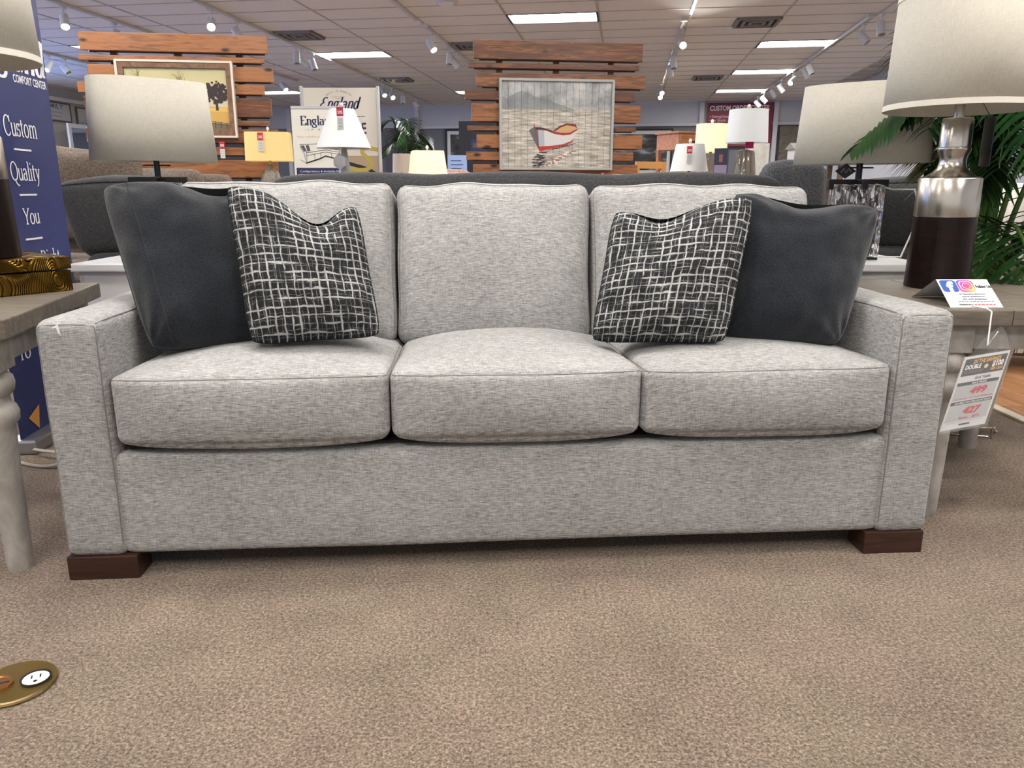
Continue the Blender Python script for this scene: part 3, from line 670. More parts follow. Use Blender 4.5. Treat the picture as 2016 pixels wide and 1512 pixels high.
pillow('grid', 'black and white crosshatched throw pillow beside the right slate pillow', [(1.490, .34, .938), (1.895, .32, .975), (1.775, .14, .580), (1.415, .24, .570)], .095, M_GRID, 11.0, dip=.05, dipx=-.25, pin=.05, wr=.006)

# ------------------------------------------------------------------ end tables beside the sofa
LEGP = [(.034, 0), (.036, .02), (.043, .30), (.046, .375), (.047, .39), (.060, .405), (.062, .425), (.056, .442), (.046, .452), (.044, .468), (.058, .482), (.062, .50), (.058, .518), (.046, .528), (.046, .535)]
def end_table(label, loc, rot, sx):
    """origin: the inner front corner; sx = -1 grows to the left, 1 to the right"""
    t = thing('end_table', label, 'table', loc, rot, 'end tables beside the sofa')
    w, d = .66, .80
    for k in range(3):
        a, b = k*w/3 + .0006, (k+1)*w/3 - .0006
        MB().box(min(sx*a, sx*b), max(sx*a, sx*b), 0, d, .622, .670).build('top_board', M_GREYWOOD, t, bevel=.004)
    lx = (.085, w-.085); ly = (.075, d-.075)
    for a in lx:
        for b in ly:
            l = MB().box(sx*a-.048, sx*a+.048, b-.048, b+.048, .535, .620).build('leg_block', M_GREYPAINT, t, bevel=.003)
            MB().lathe([(r_*.9, z_) for r_, z_ in LEGP], 28, (sx*a, b, 0)).build('leg', M_GREYPAINT, t, smooth=True)
    for b in ly: MB().box(min(sx*(lx[0]+.05), sx*(lx[1]-.05)), max(sx*(lx[0]+.05), sx*(lx[1]-.05)), b-.03, b+.03, .545, .621).build('apron', M_GREYPAINT, t, bevel=.003)
    for a in lx: MB().box(sx*a-.03, sx*a+.03, ly[0]+.05, ly[1]-.05, .545, .621).build('apron', M_GREYPAINT, t, bevel=.003)
    return t
end_table('weathered grey end table with turned legs left of the sofa, under a gold box', (-1.242, 1.862, 0), R(12.4), -1)
bpy.data.objects['end_table'].scale = (1, 1, .69/.67)
end_table('weathered grey end table with turned legs right of the sofa, under a tent card', (1.235, 2.215, 0), R(-1), 1).scale = (1, 1, .66/.67)

def shade_mb(rb, rt, z0, z1, n=48, squash=1, ex=2.0, rot=0, th=.004):
    mb = MB()
    prof = [(rb, z0), (rb + (rt-rb)*.5, z0 + (z1-z0)*.5), (rt, z1), (rt-th, z1), (rb-th, z0)]
    vs = []
    for r, z in prof:
        for i in range(n):
            a = 2*PI*i/n; ca, sa = math.cos(a), math.sin(a)
            x = math.copysign(abs(ca)**(2/ex), ca)*r; y = math.copysign(abs(sa)**(2/ex), sa)*r*squash
            vs.append((x*math.cos(rot) - y*math.sin(rot), x*math.sin(rot) + y*math.cos(rot), z))
    m = len(prof)
    fs = [(k*n + i, k*n + (i+1) % n, ((k+1) % m)*n + (i+1) % n, ((k+1) % m)*n + i) for k in range(m) for i in range(n)]
    return mb.add(vs, fs)
def nickel_lamp(label, loc, rotz=0, s=1):
    t = thing('table_lamp', label, 'lamp', loc, rotz, 'large nickel and dark wood table lamps'); t.scale = (s, s, s)
    MB().lathe([(.103, 0), (.106, .004), (.100, .247)], 56).build('wood_base', M_LAMPW, t, smooth=False, bevel=0)
    pr = [(.1005, .247), (.1012, .249), (.0995, .374), (.097, .378), (.092, .379), (.078, .385), (.060, .397), (.047, .412), (.043, .426), (.042, .438), (.045, .452), (.051, .466), (.053, .474), (.0525, .478), (.050, .480), (.049, .570), (.046, .576), (.016, .577)]
    o = MB().lathe(pr, 56).build('nickel_neck', M_NICKEL, t, smooth=True)
    MB().lathe([(.016, .576), (.016, .630), (.023, .632), (.023, .640)], 24).build('stem', M_NICKEL, t, smooth=True)
    s = shade_mb(.240, .226, .600, .965, 64).build('lamp_shade', M_SHADE, t, smooth=False)
    for p in s.data.polygons: p.use_smooth = abs(p.normal.z) < .5
    for z, r in ((.601, .2412), (.946, .2290)):
        shade_mb(r, r-.0012, z, z+.018, 64, th=.003).build('trim_band', plain('shade_trim', (214, 208, 196), .8), t, smooth=False)
    for k in range(3):
        a = k*2*PI/3 + .4; MB().tube([(0, 0, .632), (.228*math.cos(a), .228*math.sin(a), .67)], .002, 5).build('spider_arm', M_NICKEL, t)
    return t
M_LAMPW = wood('dark_red_wood', (9, 4, 3), (18, 8, 5), (32, 15, 10), (2, 2, 60), .3, False)
M_LAMPW.node_tree.nodes['Principled BSDF'].inputs['Specular IOR Level'].default_value = .22
nickel_lamp('big drum shade lamp with nickel neck and dark wood base on the right end table', (1.525, 2.77, .660))
M_LAMPW.node_tree.nodes['Principled BSDF'].inputs['Specular IOR Level'].default_value = .22
nickel_lamp('big drum shade lamp with dark wood base standing on the gold box', (-1.61, 2.37, .797), .3, .94)
# black hang tag on the right lamp
ht = thing('hang_tag', 'black hang tag strung from the neck of the right nickel lamp', 'tag', (1.605, 2.72, 1.235))
MB().box(-.002, .002, -.03, .03, -.16, 0).build('card', M_BLACK, ht)
MB().tube([(0, 0, 0), (-.03, .01, .05), (-.07, .03, .075)], .0012, 5).build('string', M_BLACK, ht)

# gold box
def gold():
    m, nt, b = nodes('gold_leaf_pattern')
    n = N(nt, 'ShaderNodeTexNoise', Scale=4.0, Detail=0.0, Distortion=1.6); L(nt, mapping(nt, (1, 1, 1)), n.inputs[0])
    mu = N(nt, 'ShaderNodeMath', _operation='MULTIPLY'); L(nt, n.outputs[0], mu.inputs[0]); mu.inputs[1].default_value = 50.0
    fr = N(nt, 'ShaderNodeMath', _operation='PINGPONG'); L(nt, mu.outputs[0], fr.inputs[0]); fr.inputs[1].default_value = .5
    L(nt, ramp(nt, fr.outputs[0], [(.04, lin((30, 20, 6))), (.2, lin((122, 92, 36)))]), b.inputs['Base Color'])
    b.inputs['Metallic'].default_value = 1; b.inputs['Roughness'].default_value = .28
    bump(nt, b, fr.outputs[0], .9, .006); return m
M_GOLD = gold()
gb = thing('decorative_box', 'antique gold box with swirling wood grain relief under the left lamp', 'box', (-1.388, 2.436, .691), math.atan2(.81, .59))
MB().box(-.36, 0, 0, .36, .0, .064).build('body', M_GOLD, gb, bevel=.003)
MB().box(-.362, .002, -.002, .362, .068, .106).build('lid', M_GOLD, gb, bevel=.003)

# tent card and price tag on the right table
tc = thing('tent_card', 'folded white follow us card on the right end table', 'card', (1.297, 2.262, .661), 0)
ex = Vector((1, 0, 0)); sl = Vector((.010, .118, .070)); slu = sl.normalized()
M_CARD = plain('white_card', (204, 205, 206), .6)
MB().add([(0, 0, 0), (.157, 0, 0), (.166, .118, .070), (.010, .118, .070)], [(0, 1, 2, 3)]).build('front_panel', M_CARD, tc)
MB().add([(.003, .235, 0), (.158, .235, 0), (.166, .118, .070), (.010, .118, .070)], [(3, 2, 1, 0)]).build('back_panel', M_CARD, tc)
nrm = ex.cross(slu).normalized()
def on_card(x, y, h=.0008): return ex*x + slu*y + nrm*h + Vector((0, 0, 0))
def cardtext(nm, s, x, y, w, h, col, bold=.02, al='C'):
    mb = MB(); put_text(mb, s, on_card(x, y), ex, slu, w, h, al, bold); return mb.build(nm, col, tc)
def rrect(x0, y0, x1, y1, r, hh, n=5):
    pts = []
    for cx, cy, a in ((x1-r, y1-r, 0), (x0+r, y1-r, 90), (x0+r, y0+r, 180), (x1-r, y0+r, 270)):
        for k in range(n+1): pts.append(on_card(cx + r*math.cos(R(a+90*k/n)), cy + r*math.sin(R(a+90*k/n)), hh))
    return [tuple(p) for p in pts]
M_FB = plain('badge_blue', (22, 76, 148), .5); M_TXT = plain('ink_black', (12, 12, 14), .6); M_NAVY = plain('ink_navy', (40, 48, 98), .6); M_RED = plain('ink_red', (184, 18, 36), .6)
def ig():
    m, nt, b = nodes('badge_gradient')
    sx = nt.nodes.new('ShaderNodeSeparateXYZ'); tcn = nt.nodes.new('ShaderNodeTexCoord'); L(nt, tcn.outputs['Generated'], sx.inputs[0])
    a = N(nt, 'ShaderNodeMath', _operation='SUBTRACT'); L(nt, sx.outputs[0], a.inputs[0]); L(nt, sx.outputs[1], a.inputs[1])
    a2 = N(nt, 'ShaderNodeMath', _operation='MULTIPLY_ADD'); L(nt, a.outputs[0], a2.inputs[0]); a2.inputs[1].default_value = .5; a2.inputs[2].default_value = .5
    L(nt, ramp(nt, a2.outputs[0], [(.1, lin((64, 70, 190))), (.35, lin((180, 50, 150))), (.62, lin((226, 66, 78))), (.9, lin((250, 180, 80)))]), b.inputs['Base Color']); return m
M_IG = ig()
MB().poly(rrect(.005, .074, .054, .132, .010, .0006)).build('blue_badge', M_FB, tc)
MB().poly(rrect(.056, .074, .106, .132, .012, .0006)).build('gradient_badge', M_IG, tc)
cardtext('badge_letter', 'f', .033, .076, .024, .048, M_CARD, .05)
rg = MB()
for r0, pts in ((.0012, [(.081 + .0105*math.cos(a*PI/8), .103 + .012*math.sin(a*PI/8)) for a in range(16)]), (.0012, [(.064, .090), (.064, .116), (.069, .122), (.093, .122), (.098, .116), (.098, .090), (.093, .084), (.069, .084)])):
    n = len(pts); o = len(rg.v)
    cx = sum(p[0] for p in pts)/n; cy = sum(p[1] for p in pts)/n
    for k_ in (1.0, 1.16): rg.v += [tuple(on_card(cx + (x-cx)*k_, cy + (y-cy)*k_, .0012)) for x, y in pts]
    rg.f += [(o+i, o+(i+1) % n, o+n+(i+1) % n, o+n+i) for i in range(n)]
rg.build('camera_outline', M_CARD, tc)
cardtext('lettering', 'Follow Us!', .133, .094, .048, .014, M_TXT, .035)
for k, (s, y, w) in enumerate((('for exclusive discounts,', .060, .080), ('special promotions,', .048, .070), ('and even giveaways!', .036, .072))): cardtext('lettering', s, .086, y, w, .008, M_NAVY, .012)
mb = MB(); fine_print(mb, on_card(.088, .026), ex, slu, .11, .0022, 9); mb.build('fine_print', M_NAVY, tc)
cardtext('lettering', 'Instagram:', .052, .010, .042, .008, M_TXT, .02); mb = MB(); fine_print(mb, on_card(.107, .011), ex, slu, .062, .004, 5); mb.build('fine_print', M_RED, tc)

tagT = thing('price_tag', 'price tag in a clear sleeve hanging by string from the right end table', 'tag', (1.196, 2.055, .342), 0)
EX = Vector((.143, .030, .015)); EY = Vector((.059, .03, .206)); NX = EX.cross(EY).normalized()
def tp(s, t, h=0): return EX*s + EY*t + NX*h
def tq(mb, s0, s1, t0, t1, h): mb.add([tuple(tp(a, b, h)) for a, b in ((s0, t0), (s1, t0), (s1, t1), (s0, t1))], [(0, 1, 2, 3)])
def tbox(s0, s1, t0, t1, h0, h1):
    return MB().add([tuple(tp(a, b, h)) for h in (h0, h1) for a, b in ((s0, t0), (s1, t0), (s1, t1), (s0, t1))], [(3, 2, 1, 0), (4, 5, 6, 7), (0, 1, 5, 4), (1, 2, 6, 5), (2, 3, 7, 6), (3, 0, 4, 7)])
tbox(0, 1, 0, 1, -.0012, 0).build('card', M_CARD, tagT)
M_TAGB = plain('tag_black', (20, 18, 17), .5); M_TAGG = plain('tag_grey', (172, 172, 174), .5); M_TAGY = plain('tag_yellow', (226, 160, 40), .5); M_TAGW = plain('tag_white_ink', (228, 228, 228), .5)
for nm, m, q in (('header_panel', M_TAGB, (.05, .965, .735, .965)), ('price_bar', M_TAGB, (.04, .95, .60, .645)), ('price_bar', M_TAGB, (.04, .95, .338, .384)),
                 ('price_panel', M_TAGG, (.04, .95, .40, .60)), ('price_panel', M_TAGG, (.04, .95, .11, .338))):
    mb = MB(); tq(mb, *q, .0006); mb.build(nm, m, tagT)
eu, ev = EX.normalized(), EY.normalized(); LX, LY = EX.length, EY.length
def tt(s, cs, ct, w, h, m, bold=.03, shear=0.0):
    mb = MB(); put_text(mb, s, tp(cs, ct, .0014), eu, ev, w*LX, h*LY, 'C', bold, shear); mb.build('lettering', m, tagT)
tt('2X THE SAVINGS', .53, .895, .60, .052, M_TAGY); tt('DOUBLE', .26, .825, .34, .055, M_TAGW, .04); tt('TAX DISCOUNT', .28, .765, .46, .045, plain('tag_dim_ink', (120, 118, 116), .5), .0)
tt('$100', .80, .82, .24, .07, M_TAGW, .04); tt('Gift Card', .80, .768, .26, .04, M_TAGY); tt('End Table', .56, .675, .34, .036, M_TXT, .02)
tt('SALE PRICE', .52, .610, .32, .026, M_TAGW, .02); tt('DOUBLE TAX DISCOUNT PRICE', .52, .350, .78, .022, M_TAGW, .02)
tt('499', .55, .475, .36, .085, M_RED, .05, .15); tt('427', .55, .205, .38, .085, M_RED, .05, .15)
tt('As Low As:   12   Over 48 Months', .5, .412, .84, .020, M_RED, .01); tt('Save:   $72', .55, .135, .46, .030, M_RED, .02)
mb = MB(); fine_print(mb, tp(.5, .087, .0014), eu, ev, .8*LX, .008*LY, 12); mb.build('fine_print', M_TAGG, tagT); mb = MB(); tq(mb, .38, .62, .045, .065, .0012); mb.build('barcode', M_TXT, tagT)
mb = MB(); mb.add([tuple(tp((x-.53)*1.0, y, .0012)) for x, y in [(1.08 + .045*math.cos(a*PI/6), .835 + .03*math.sin(a*PI/6)) for a in range(12)]], [tuple(range(12))]); mb.build('emblem', plain('pale_gold', (206, 198, 150), .5), tagT)
M_SLEEVE = plain('clear_sleeve', (235, 235, 235), .12, alpha=.09)
tbox(-.03, 1.05, -.03, 1.02, .003, .0036).build('sleeve', M_SLEEVE, tagT)
mb = MB(); pts = [(.08, 1.02), (.16, 1.12), (.36, 1.30), (.58, 1.36), (.74, 1.26), (.95, 1.02)]
mb.add([tuple(tp(a, b, .003)) for a, b in pts], [tuple(range(6))]); mb.build('sleeve_neck', M_SLEEVE, tagT)
a = tp(.52, 1.30, .006)
MB().tube([tuple(a), (.132, .055, .235), (.142, .075, .3275), (.140, .098, .333), (.125, .15, .333)], .0022, 6).build('string', plain('white_string', (232, 232, 228), .7), tagT, smooth=True)

# ------------------------------------------------------------------ white end tables and glass block lamps behind the sofa
def white_table(label, x0, x1, y0, y1):
    t = thing('white_end_table', label, 'table', ((x0+x1)/2, (y0+y1)/2, 0), 0, 'white end tables behind the sofa')
    w, d = (x1-x0)/2, (y1-y0)/2
    MB().box(-w, w, -d, d, .668, .700).build('top', M_WHITE, t, bevel=.006)
    MB().box(-w+.03, w-.03, -d+.03, d-.03, .50, .667).build('case', M_WHITE, t, bevel=.003)
    MB().box(-w+.05, w-.05, -d+.022, -d+.03, .52, .65).build('drawer_front', M_WHITE, t, bevel=.003)
    for sx in (-1, 1):
        for sy in (-1, 1): MB().box(sx*(w-.055)-.025, sx*(w-.055)+.025, sy*(d-.055)-.025, sy*(d-.055)+.025, 0, .50).build('leg', M_WHITE, t, bevel=.003)
    return t
white_table('white painted end table behind the left arm of the sofa', -1.84, -1.22, 3.2, 3.78)
white_table('white painted end table behind the right arm of the sofa', 1.20, 1.74, 3.2, 3.78)
def ripple():
    m, nt, b = nodes('rippled_glass'); b.inputs['Transmission Weight'].default_value = 1; b.inputs['Roughness'].default_value = .05; b.inputs['IOR'].default_value = 1.5
    n = N(nt, 'ShaderNodeTexVoronoi', Scale=38.0); L(nt, mapping(nt, (1, 1, .5)), n.inputs[0]); bump(nt, b, n.outputs[0], .9, .012); return m
M_RIP = ripple()
def glass_lamp(label, loc, rs, rz):
    t = thing('glass_block_lamp', label, 'lamp', loc, rz, 'oval shade lamps with black frames on white tables')
    MB().box(-.10, .10, -.05, .05, 0, .014).build('base_plate', M_BLACK, t, bevel=.003)
    MB().box(-.105, .105, -.045, .045, .014, .318).build('glass_block', M_RIP, t, bevel=.008)
    fr = MB().box(-.13, .13, -.012, .012, .320, .342); fr.box(-.012, .012, -.08, .08, .320, .342)
    for s in (-1, 1): fr.box(s*.118-.012, s*.118+.012, -.012, .012, .298, .322); fr.box(-.012, .012, s*.07-.01, s*.07+.01, .298, .322)
    fr.build('frame', M_BLACK, t, bevel=.002)
    MB().tube([(0, 0, .34), (0, 0, .50)], .014, 14).build('stem', M_BLACK, t, smooth=True)
    s = shade_mb(.275, .252, .405, .728, 64, .46, 2.6).build('lamp_shade', M_SHADE, t)
    for p in s.data.polygons: p.use_smooth = abs(p.normal.z) < .5
    s.rotation_euler = (0, 0, rs-rz)
    MB().tube([(-.06, 0, .39), (.06, 0, .39)], .003).build('harp', M_BLACK, t)
    return t
gl1 = glass_lamp('oval grey linen lamp with black frame, left, in front of the landscape painting', (-1.555, 3.5, .70), R(40), R(8)); gl1.scale = (.95, .95, 1.03)
gl2 = glass_lamp('oval linen lamp with black frame and rippled glass, right, beside the palm', (1.50, 3.45, .70), R(-32), 0)
MB().tube([(.06, -.02, .012), (.16, -.13, .02), (.19, -.19, .20), (.165, -.17, .30), (.14, -.02, .30), (.02, 0, .34)], .004, 6).build('cord', M_OFFW, gl2, smooth=True)
d = thing('hang_tag', 'black diamond hang tag on the right glass block lamp', 'tag', (1.42, 3.40, 1.075), 0)
MB().add([(-.045, 0, .0), (0, 0, -.032), (.045, 0, 0), (0, 0, .032), (-.045, -.003, .0), (0, -.003, -.032), (.045, -.003, 0), (0, -.003, .032)], [(0, 3, 2, 1), (4, 5, 6, 7), (0, 1, 5, 4), (1, 2, 6, 5), (2, 3, 7, 6), (3, 0, 4, 7)]).build('card', M_BLACK, d)
MB().tube([(0.0, -.001, .03), (.05, .04, .036)], .001, 5).build('string', M_BLACK, d)
mb = MB(); mb.tube([(-.02, -.004, -.006), (-.008, -.004, .012), (0, -.004, -.008), (.012, -.004, .01), (.022, -.004, -.002)], .0012, 4); mb.build('script_mark', M_TAGG, d)

# ------------------------------------------------------------------ navy banner
bn = thing('rollup_banner', 'tall navy roll up banner with white serif words behind the left end table', 'banner', (-1.951, 3.46, -.12), math.atan2(.996, -.085)); bn.scale = (1.12, 1.12, 1.12)
M_BNAVY = plain('banner_navy', (34, 45, 98), .5); M_WINK = plain('banner_white', (232, 232, 236), .5)
MB().box(-.56, -.02, .0, .004, .155, 2.02).build('panel', M_BNAVY, bn)
MB().box(-.57, -.01, -.05, .05, .108, .16).build('base', plain('silver', (170, 172, 176), .3, metal=.8), bn, bevel=.01)
MB().box(-.57, -.01, -.01, .014, 2.02, 2.04).build('top_rail', plain('silver', (170, 172, 176), .3, metal=.8), bn, bevel=.003)
X1, Z1 = (1, 0, 0), (0, 0, 1)
def bser(s, x0, x1, z, h, **k):
    mb = MB(); put_serif(mb, s, ((x0+x1)/2, -.002, z), X1, Z1, x1-x0, h, **k); mb.build('lettering', M_WINK, bn)
bser('England', -.53, -.028, 1.40, .115, thick=.16, thin=.05, shear=.12)
mb = MB(); put_text(mb, 'COMFORT CENTER', (-.15, -.002, 1.360), X1, Z1, .228, .026, 'C', .02); mb.build('lettering', M_WINK, bn)
bser('Custom', -.372, -.155, 1.178, .064); bser('Quality', -.372, -.176, 1.030, .060); bser('You', -.334, -.222, .880, .054); bser('t Right', -.292, -.113, .728, .054)
for x0, x1, z in ((-.325, -.213, 1.134), (-.334, -.219, .981), (-.337, -.224, .828)): MB().box(x0, x1, -.0025, 0, z-.003, z+.003).build('dash', M_WINK, bn)
bser('ro', -.49, -.42, .425, .05)
MB().add([(-.50, -.002, .22), (-.44, -.002, .165), (-.42, -.002, .25)], [(0, 1, 2)]).build('orange_shape', plain('banner_orange', (214, 150, 70), .5), bn)

# ------------------------------------------------------------------ seating behind
def couch(name, label, cat, loc, rot, w, d, hb, ha, n, mat, aw=.16, hump=.012, group=None):
    """seating that faces local -y; back along +y"""
    t = thing(name, label, cat, loc, rot, group)
    MB().soft(softfn((0, 0, .22), (w/2-aw*.6, d/2-.04, .17), .04, (0, .01, .01)), 12).build('seat_base', mat, t, smooth=True)
    for s in (-1, 1):
        MB().soft(softfn((s*(w/2-aw/2), -.02, ha/2+.03), (aw/2, d/2-.02, ha/2-.03), .05, (.01, .01, .015)), 12).build('arm', mat, t, smooth=True)
    cw = (w-2*aw)/n
    MB().soft(softfn((0, d/2-.07, hb/2+.02), (w/2-.01, .07, hb/2-.05), .055, (0, .01, .01)), 14).build('back_frame', mat, t, smooth=True)
    for k in range(n):
        cx = -w/2 + aw + cw*(k+.5)
        MB().soft(softfn((cx, -.08, .45), (cw/2-.003, d/2-.12, .075), .04, (0, .01, .02)), 12).build('seat_cushion', mat, t, smooth=True)
        MB().soft(softfn((cx, d/2-.22, hb-.25), (cw/2-.003, .085, .25), .07, (0, .03, .012), .006, k*3), 14).build('back_cushion', mat, t, smooth=True)
    for sx in (-1, 1):
        for sy in (-1, 1): MB().box(sx*(w/2-.08)-.03, sx*(w/2-.08)+.03, sy*(d/2-.1)-.03, sy*(d/2-.1)+.03, 0, .055).build('leg', M_LEG, t)
    return t
# charcoal sofa, back to back with ours: crowned back in three swells
dk = thing('charcoal_sofa', 'dark charcoal tweed sofa standing back to back behind the grey sofa', 'sofa', (.06, 3.66, .0), 0)
def swell(p, a, b, d):
    if d > 0:
        x = a*3; hump = .5 + .5*math.cos((x % 2 - 1)*PI) if False else 0
        seg = ((a+1)*1.5) % 1.0; p.z += d*(.016*math.sin(PI*seg)**.6 - .012) - .012*abs(a)**6
    return p
MB().soft(softfn((0, -.30, .592), (1.085, .10, .472), .075, (0, .015, .004), .003, 4, 6, swell), 34).build('back', M_DARKW, dk, smooth=True)
MB().soft(softfn((0, .12, .24), (1.0, .40, .18), .04), 12).build('seat_base', M_DARKW, dk, smooth=True)
for s in (-1, 1): MB().soft(softfn((s*.99, .12, .35), (.09, .42, .30), .05), 12).build('arm', M_DARKW, dk, smooth=True)
for k in range(3): MB().soft(softfn((-.6+.6*k, .15, .46), (.295, .34, .08), .05, (0, .01, .02)), 12).build('seat_cushion', M_DARKW, dk, smooth=True)
for sx in (-1, 1):
    for sy in (-.3, .46): MB().box(sx*1.0-.03, sx*1.0+.03, sy-.03, sy+.03, 0, .07).build('leg', M_LEG, dk)
# charcoal armchairs at both ends
def wingchair(label, loc, mir, rz=0):
    t = thing('armchair', label, 'armchair', loc, rz, 'charcoal armchairs behind the white tables')
    def tap(p, a, b, d):
        p.x += mir*(-.075*(d+1)/2)*1.4
        if a*mir < 0 and d > .2: p.z -= .03*(d-.2)*abs(a)
        return p
    o = MB().soft(softfn((0, 0, .85), (.28, .17, .205), .07, (.01, .03, .02), .004, 3, 5, tap), 20).build('wing', M_DARKW, t, smooth=True)
    MB().soft(softfn((mir*.12, .10, .36), (.34, .34, .31), .06, (.01, .01, .02)), 14).build('body', M_DARKW, t, smooth=True)
    f = softfn((0, 0, .85), (.28, .17, .205), .07, (.01, .03, .02), .004, 3, 5, tap)
    MB().tube([tuple(f(a, -.9, .95)) for a in [-.95 + 1.9*k/16 for k in range(17)]], .004, 6).build('welt', M_DARKW, o, smooth=True)
    for sx in (-1, 1): MB().box(mir*.12+sx*.26-.03, mir*.12+sx*.26+.03, -.14, -.08, 0, .06).build('leg', M_LEG, t); MB().box(mir*.12+sx*.26-.03, mir*.12+sx*.26+.03, .34, .40, 0, .06).build('leg', M_LEG, t)
    return t
wingchair('charcoal armchair with flared welted back behind the left white table', (-2.03, 4.3, 0), 1)
wingchair('charcoal armchair half hidden by the palm behind the right white table', (2.27, 4.75, 0), -1)
kc = thing('recliner', 'upright dark grey chair back left of the right oval lamp', 'armchair', (1.52, 4.45, 0), R(8))
def tapk(p, a, b, d):
    p.x += -.02*d; p.z -= .035*max(0, -a)**3*max(0, d)
    return p
MB().soft(softfn((-.01, -.14, .80), (.17, .075, .345), .05, (.01, .02, .01), .006, 7, 5, tapk), 20).build('back_cushion', weave('grey_weave', (44, 46, 48), (76, 78, 82), (104, 106, 110), su=90, sv=400), kc, smooth=True)
MB().soft(softfn((.13, .0, .62), (.075, .12, .50), .04, (.01, .01, .01)), 12).build('side_wing', weave('grey_brown_weave', (50, 46, 40), (78, 72, 64), (100, 94, 86), su=90, sv=400), kc, smooth=True)
MB().soft(softfn((-.05, .12, .26), (.20, .30, .24), .05), 12).build('seat', M_DARKW, kc, smooth=True)
couch('taupe_sofa', 'taupe brown sofa with loose back pillows behind the blue banner', 'sofa', (-3.45, 5.75, 0), R(-6), 2.6, .95, 1.14, .66, 3, M_TAUPE)
tpw = thing('taupe_pillow', 'large welted taupe pillow slumped on the taupe sofa', 'pillow', (-2.95, 5.55, 1.02), 0)
def tapp(p, a, b, d):
    p.z += .05*max(0, d)*(-a*.9)*(1 if a < 0 else .6); return p
fp = softfn((0, 0, .10), (.36, .09, .15), .06, (.0, .05, .0), .012, 3, 5, tapp)
o = MB().soft(fp, 20).build('cover', M_TAUPE, tpw, smooth=True)
MB().tube([tuple(fp(-.86, -.95, c)) for c in [-.95 + 1.9*k/12 for k in range(13)]], .005, 6).build('welt', plain('taupe_welt', (130, 118, 106), .9), o, smooth=True)
couch('beige_sofa', 'pale beige sofa whose back runs under the boat painting', 'sofa', (.39, 6.45, 0), R(180), 1.85, .9, 1.10, .6, 3, M_BEIGEW)
couch('tweed_sofa', 'brown tweed seat behind the charcoal sofa, under the small white lamp', 'armchair', (1.06, 5.2, 0), R(180), .62, .7, 1.095, .6, 1, M_BROWNW, .08)
couch('rose_chair', 'dusty rose patterned chair left of the boat plank rack', 'armchair', (-.72, 8.35, 0), R(180), .85, .8, 1.19, .6, 1, M_PINKW, .12)
couch('linen_armchair', 'cream accent chair with patterned pillows behind the tall banner', 'armchair', (-1.58, 7.9, 0), R(180), .75, .8, 1.12, .6, 1, M_BEIGEW, .12)
couch('cream_loveseat', 'cream sofa seen between the palm stalks at the right edge', 'sofa', (4.1, 6.0, 0), R(10), 2.0, .95, .98, .62, 2, M_BEIGEW)

# ------------------------------------------------------------------ plank racks with paintings
def rack(label, loc, planks, posts, kx):
    t = thing('plank_rack', label, 'display rack', loc, R(7.5), 'pine plank display racks')
    for x0, x1, z0, z1 in planks:
        o = MB().box(0, x1-x0, -.045, 0, 0, z1-z0).build('plank', M_PLANK, t, bevel=.004)
        o.location = (x0, 0, z0)
        o2 = MB().box(.06, x1-x0-.03, .001, .022, -.008, z1-z0-.02).build('backing_board', M_POST, t); o2.location = (x0, 0, z0)
    for x in posts:
        MB().box(x-.03, x+.03, .024, .075, 0, planks[0][3]-.04).build('post', M_POST, t, bevel=.003)
        MB().box(x-.04, x+.04, -.30, .35, 0, .04).build('foot', M_POST, t, bevel=.003)
    return t
PA = [(.17, 1.75, 2.177, 2.325), (.152, 1.715, 2.095, 2.14), (.213, 1.785, 1.937, 2.062), (.11, 1.70, 1.829, 1.914), (.15, 1.75, 1.635, 1.798), (.2, 1.72, 1.56, 1.605), (.13, 1.79, 1.41, 1.53), (.22, 1.70, 1.302, 1.37), (.18, 1.77, 1.103, 1.26), (.15, 1.72, .93, 1.06), (.2, 1.75, .78, .88)]
PB = [(.02, 1.668, 2.199, 2.363), (-.03, 1.638, 2.118, 2.163), (.045, 1.70, 1.95, 2.075), (-.065, 1.605, 1.832, 1.915), (0, 1.667, 1.636, 1.80), (-.042, 1.628, 1.552, 1.594), (.046, 1.695, 1.39, 1.517), (-.057, 1.61, 1.276, 1.355), (.007, 1.66, 1.118, 1.237), (.02, 1.64, .95, 1.07), (-.03, 1.66, .80, .90)]
rackA = rack('rough pine plank rack on the left holding the autumn landscape', (-3.932, 7.221, 0), PA, (.42, .96, 1.49), 0)
rackB = rack('rough pine plank rack in the middle holding the boat painting', (-.391, 7.84, 0), PB, (.274, .828, 1.37), 0)
def on_rack(r, x, z, y=-.047): return r.location + Vector((x*math.cos(R(7.5)) - y*math.sin(R(7.5)), x*math.sin(R(7.5)) + y*math.cos(R(7.5)), z))
def frame_mb(w, h, t, y0, y1):
    mb = MB()
    for a in ((0, w, 0, t), (0, w, h-t, h), (0, t, t, h-t), (w-t, w, t, h-t)): mb.box(a[0], a[1], y0, y1, a[2], a[3])
    return mb
